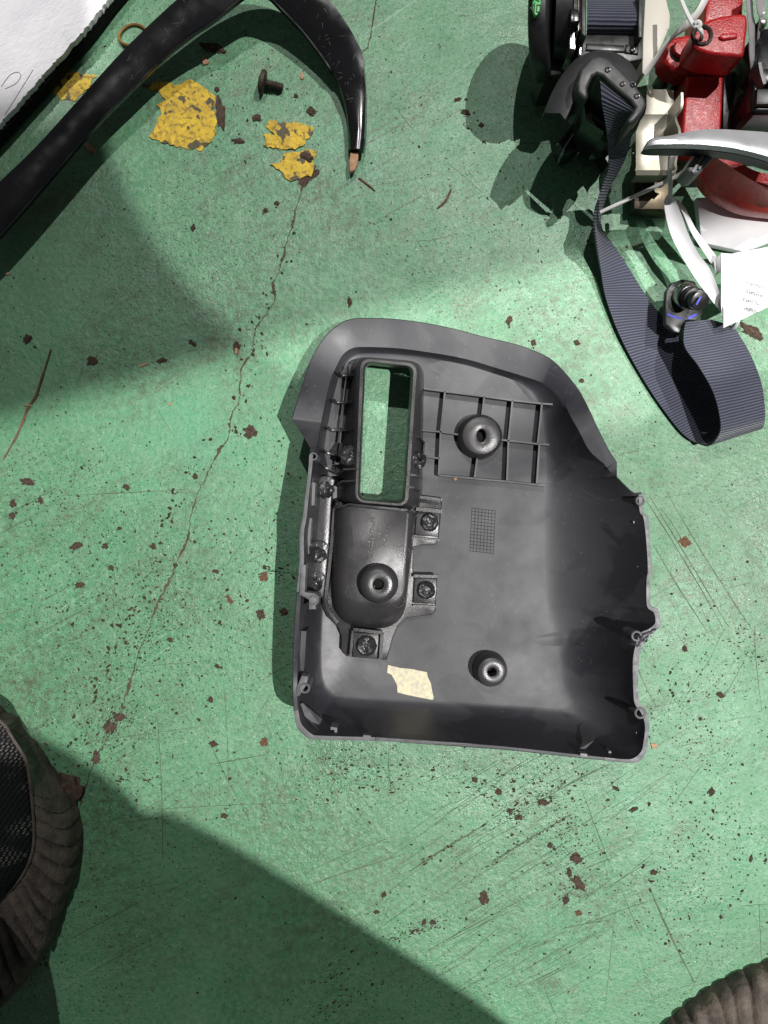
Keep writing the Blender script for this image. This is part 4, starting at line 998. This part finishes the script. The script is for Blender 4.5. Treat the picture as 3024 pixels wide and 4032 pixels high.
mk('fold_flap', [P(2849,1206,47.2),P(2868,1203,47.5),P(2913,1236,47.5),P(2910,1262,46.5),P(2849,1290,43)], [(0,1,2,3,4)], 'white', lt, 0)
ribbon('torn_edge', [P(*p) for p in [(2840,998,44),(2812,1026,40),(2820,1020,36)]], [P(*p) for p in [(2840,1060,44),(2820,1084,38),(2818,1060,34)]], 'white', lt, 2, 0, .4, 3)
for body, x, y, sz in (('2026-08-31', 2972, 1120, 3.3), ('PU20423', 2973, 1154, 3.4), ('CJ-23423', 2960, 1186, 3.4), ('拆编米', 2958, 1218, 3.2)):
    text_mesh('printed_line', body, x, y, 47.6, sz, 165, 'ink', lt, .02)
tube('knot', [P(2904,1262,42),P(2896,1280,38),P(2886,1290,34)], 1.7, 'whiteplastic', lt, 4, 8)
wp = prism('white_plate', [(2744,778),(2752,850),(2760,932),(2766,948),(2780,958),(2925,989),(2970,978),(3110,925),(3110,760)], 6, 12, 'white', None, .5)
tag(origin_to_base(wp), 'flat white plastic plate lying under the red jack saddle', 'plate')
wp = prism('white_plate', [(2955,438),(3110,438),(3110,545),(2940,540),(2948,500)], 18, 26, 'white', None, .5)
tag(origin_to_base(wp), 'small white plate behind the silver trim at the right edge', 'plate')
# black part and crumpled film at the right edge
bk = empty('black_latch', P(3010, 250, 0), 'black plastic latch assembly at the upper right frame edge', 'car part')
prism('body', [(2992,108),(3110,100),(3110,446),(2976,446),(2960,430),(2958,380),(2975,240)], 10, 66, 'gloss', bk, 3, seg=3)
prism('body_step', [(2996,270),(3110,250),(3110,330),(3000,322)], 60, 72, 'gloss', bk, 1.6)
prism('body_step', [(2982,345),(3110,350),(3110,410),(2978,410)], 60, 70, 'blackplastic', bk, 1.6)
wall('body_rib', [(2992,245,74),(3000,290,74),(3012,330,74)], 60, 2.2, 'greyplastic', bk, 3)
lathe('ball_stud', 3006, 86, 72, [(3.0,60),(3.2,68),(2.9,71),(1.8,73),(.3,73.6)], 'steel', bk, 20)
fm = empty('plastic_film', P(2955, 150, 0), 'crumpled grey plastic film strip beside the red clevis', 'film')
ribbon('strip', [P(*p) for p in [(2938,-30,70),(2944,60,72),(2950,130,72),(2952,220,68),(2957,280,60),(2960,302,54)]], [P(*p) for p in [(2962,-30,64),(2966,60,66),(2974,90,66),(2970,200,62),(2968,270,56),(2964,303,52)]], 'film', fm, 4, 1.5, .4, 5)
ribbon('strip', [P(*p) for p in [(2972,-30,74),(2984,50,76),(2992,80,74),(2984,140,70),(2978,200,60)]], [P(*p) for p in [(3008,-30,72),(3014,40,74),(3000,76,72),(2992,140,66),(2982,205,58)]], 'film', fm, 4, -1, .4, 5)

# ================================================================== SHOES
SHO = [(-40,2770),(0,2808),(54,2838),(78,2887),(120,2929),(157,2971),(181,3013),(223,3067),(259,3122),(289,3182),(310,3272),(313,3320),(304,3411),(283,3477),(253,3543),(238,3604),(199,3712),(139,3802),(78,3887),(0,3959),
       (-100,4010),(-220,4000),(-330,3930),(-420,3800),(-480,3620),(-500,3420),(-480,3220),(-420,3040),(-330,2890),(-230,2800),(-130,2765)]
SHI = [(-60,2830),(0,2872),(20,2905),(45,2945),(66,2978),(84,3013),(92,3050),(99,3098),(104,3140),(108,3182),(114,3272),(114,3320),(108,3370),(90,3423),(70,3460),(54,3483),(0,3543),(-40,3570),(-70,3590),(-100,3610),
       (-140,3625),(-190,3620),(-240,3600),(-280,3560),(-310,3480),(-320,3380),(-310,3260),(-280,3120),(-230,2980),(-170,2880),(-110,2835)]
person = empty('person', P(1600, 4400, 0), 'person in dusty ribbed rubber shoes with black knit uppers, only the shoes in view', 'person')
def shoe(label, xf):
    so = smooth_path([P(x, y, 8) for x, y in SHO], 10, True); si = smooth_path([P(x, y, 52) for x, y in SHI], 10, True)
    n = len(so); rings = [[] for _ in range(8)]; acc = 0
    for k in range(n):
        o, i = so[k], si[k]; t = acc / .0135 + .35 * mnoise.noise(o * 30); acc += (so[(k + 1) % n] - o).length
        g = 1 - max(0, 1 - abs((t % 1) - .5) / .22) ** .6      # 0 inside a groove
        prof = ((1.0, 1), (1.01, 9), (.99, 21), (.93, 28), (.72, 34), (.46, 39), (.14, 44), (0, 45))
        for r, (w, z) in enumerate(prof):
            p = i.lerp(o, w); dep = (1 - g) * (5.5 if 1 <= r <= 4 else .8)
            p = p + (i - o).normalized() * dep / 1000.0
            p.z = (z - (1 - g) * (6.0 if 2 <= r <= 5 else .8)) / 1000.0 + .0008 * mnoise.noise(p * 70) + .0009 * mnoise.noise(p * 240)
            rings[r].append(xf(p))
    e = loft('shoe', rings, 'rubber', person, smooth=55)
    e['label'] = label
    u0 = [xf(Vector((v.x, v.y, .0445))) for v in si]
    c = Vector((sum(v.x for v in si) / n, sum(v.y for v in si) / n, 0)); back = P(-150, 3480, 0); c = (c + Vector((back.x, back.y, 0))) / 2
    up = [u0]
    for w, z in ((.93, 56), (.80, 66), (.66, 76), (.54, 90)):
        up.append([xf(Vector((c.x + (v.x - c.x) * w, c.y + (v.y - c.y) * w, z / 1000.0 + .001 * mnoise.noise(v * 90)))) for v in si])
    loft('knit_upper', up, 'knit', e, cap_last=True, smooth=70)
    pts = [xf(Vector((v.x + (v.x - c.x) * .012, v.y + (v.y - c.y) * .012, .0462))) for v in si[::6]]
    tube('seam_piping', pts, 1.0, 'rubber', e, 3, 6, 1, True)
    return xf(c)
aL = shoe('ribbed rubber shoe at the left frame edge', lambda v: v)
a2 = math.radians(-66); s1 = P(-100, 3350, 0); s2 = P(2985, 4200, 0)
R2 = Matrix.Rotation(math.radians(118), 3, 'Z')
def xf2(v):
    d = Vector((v.x - s1.x, v.y - s1.y, 0)); d.x = -d.x; d = R2 @ d
    return Vector((s2.x + d.x, s2.y + d.y, v.z * .62))
aR = shoe('ribbed rubber shoe in the lower right corner', xf2)

# the wearer of the shoes leans over the parts, hands on the knees; nothing of the body reaches into the picture
def body():
    J = {'pelvis': ((.05, -.53, .85), .135), 'waist': ((.055, -.45, .97), .135), 'chest': ((.06, -.35, 1.10), .155), 'neck': ((.06, -.27, 1.24), .062), 'chin': ((.06, -.21, 1.29), .075), 'head': ((.06, -.17, 1.36), .095), 'crown': ((.06, -.16, 1.43), .06),
         'hip_l': ((-.06, -.54, .80), .095), 'knee_l': ((-.24, -.42, .46), .068), 'ank_l': ((aL.x, aL.y, .09), .048), 'hip_r': ((.15, -.54, .80), .095), 'knee_r': ((.25, -.50, .46), .068), 'ank_r': ((aR.x, aR.y, .09), .048),
         'sh_l': ((-.12, -.36, 1.16), .070), 'el_l': ((-.27, -.40, .90), .050), 'wr_l': ((-.26, -.42, .64), .034), 'ha_l': ((-.25, -.40, .57), .036), 'sh_r': ((.24, -.36, 1.16), .070), 'el_r': ((.36, -.46, .90), .050), 'wr_r': ((.30, -.50, .64), .034), 'ha_r': ((.28, -.48, .57), .036)}
    E = [('pelvis', 'waist'), ('waist', 'chest'), ('chest', 'neck'), ('neck', 'chin'), ('chin', 'head'), ('head', 'crown'), ('pelvis', 'hip_l'), ('hip_l', 'knee_l'), ('knee_l', 'ank_l'), ('pelvis', 'hip_r'), ('hip_r', 'knee_r'), ('knee_r', 'ank_r'),
         ('chest', 'sh_l'), ('sh_l', 'el_l'), ('el_l', 'wr_l'), ('wr_l', 'ha_l'), ('chest', 'sh_r'), ('sh_r', 'el_r'), ('el_r', 'wr_r'), ('wr_r', 'ha_r')]
    for sd in ('l', 'r'):
        hx, hy, hz = J['ha_' + sd][0]; sg = -1 if sd == 'l' else 1
        for k, (dx, L) in enumerate(((-.034, .055), (-.012, .075), (.010, .080), (.030, .072), (.046, .055))):
            J[f'f{sd}{k}'] = ((hx + sg * dx, hy + .03, hz - L * .7), .010); J[f'g{sd}{k}'] = ((hx + sg * dx, hy + .035, hz - L * 1.25), .008)
            E += [('ha_' + sd, f'f{sd}{k}'), (f'f{sd}{k}', f'g{sd}{k}')]
    names = list(J); me = bpy.data.meshes.new('body')
    me.from_pydata([J[k][0] for k in names], [(names.index(a), names.index(b)) for a, b in E], [])
    me.materials.append(M['trouser'])
    o = bpy.data.objects.new('body', me); C.objects.link(o)
    o.modifiers.new('skin', 'SKIN')
    for i, k in enumerate(names):
        me.skin_vertices[0].data[i].radius = (J[k][1], J[k][1]); me.skin_vertices[0].data[i].use_root = (k == 'pelvis')
    sm = o.modifiers.new('subdivision', 'SUBSURF'); sm.levels = 2; sm.render_levels = 2
    o.parent = person; o.matrix_parent_inverse = world_of(person).inverted()
body()
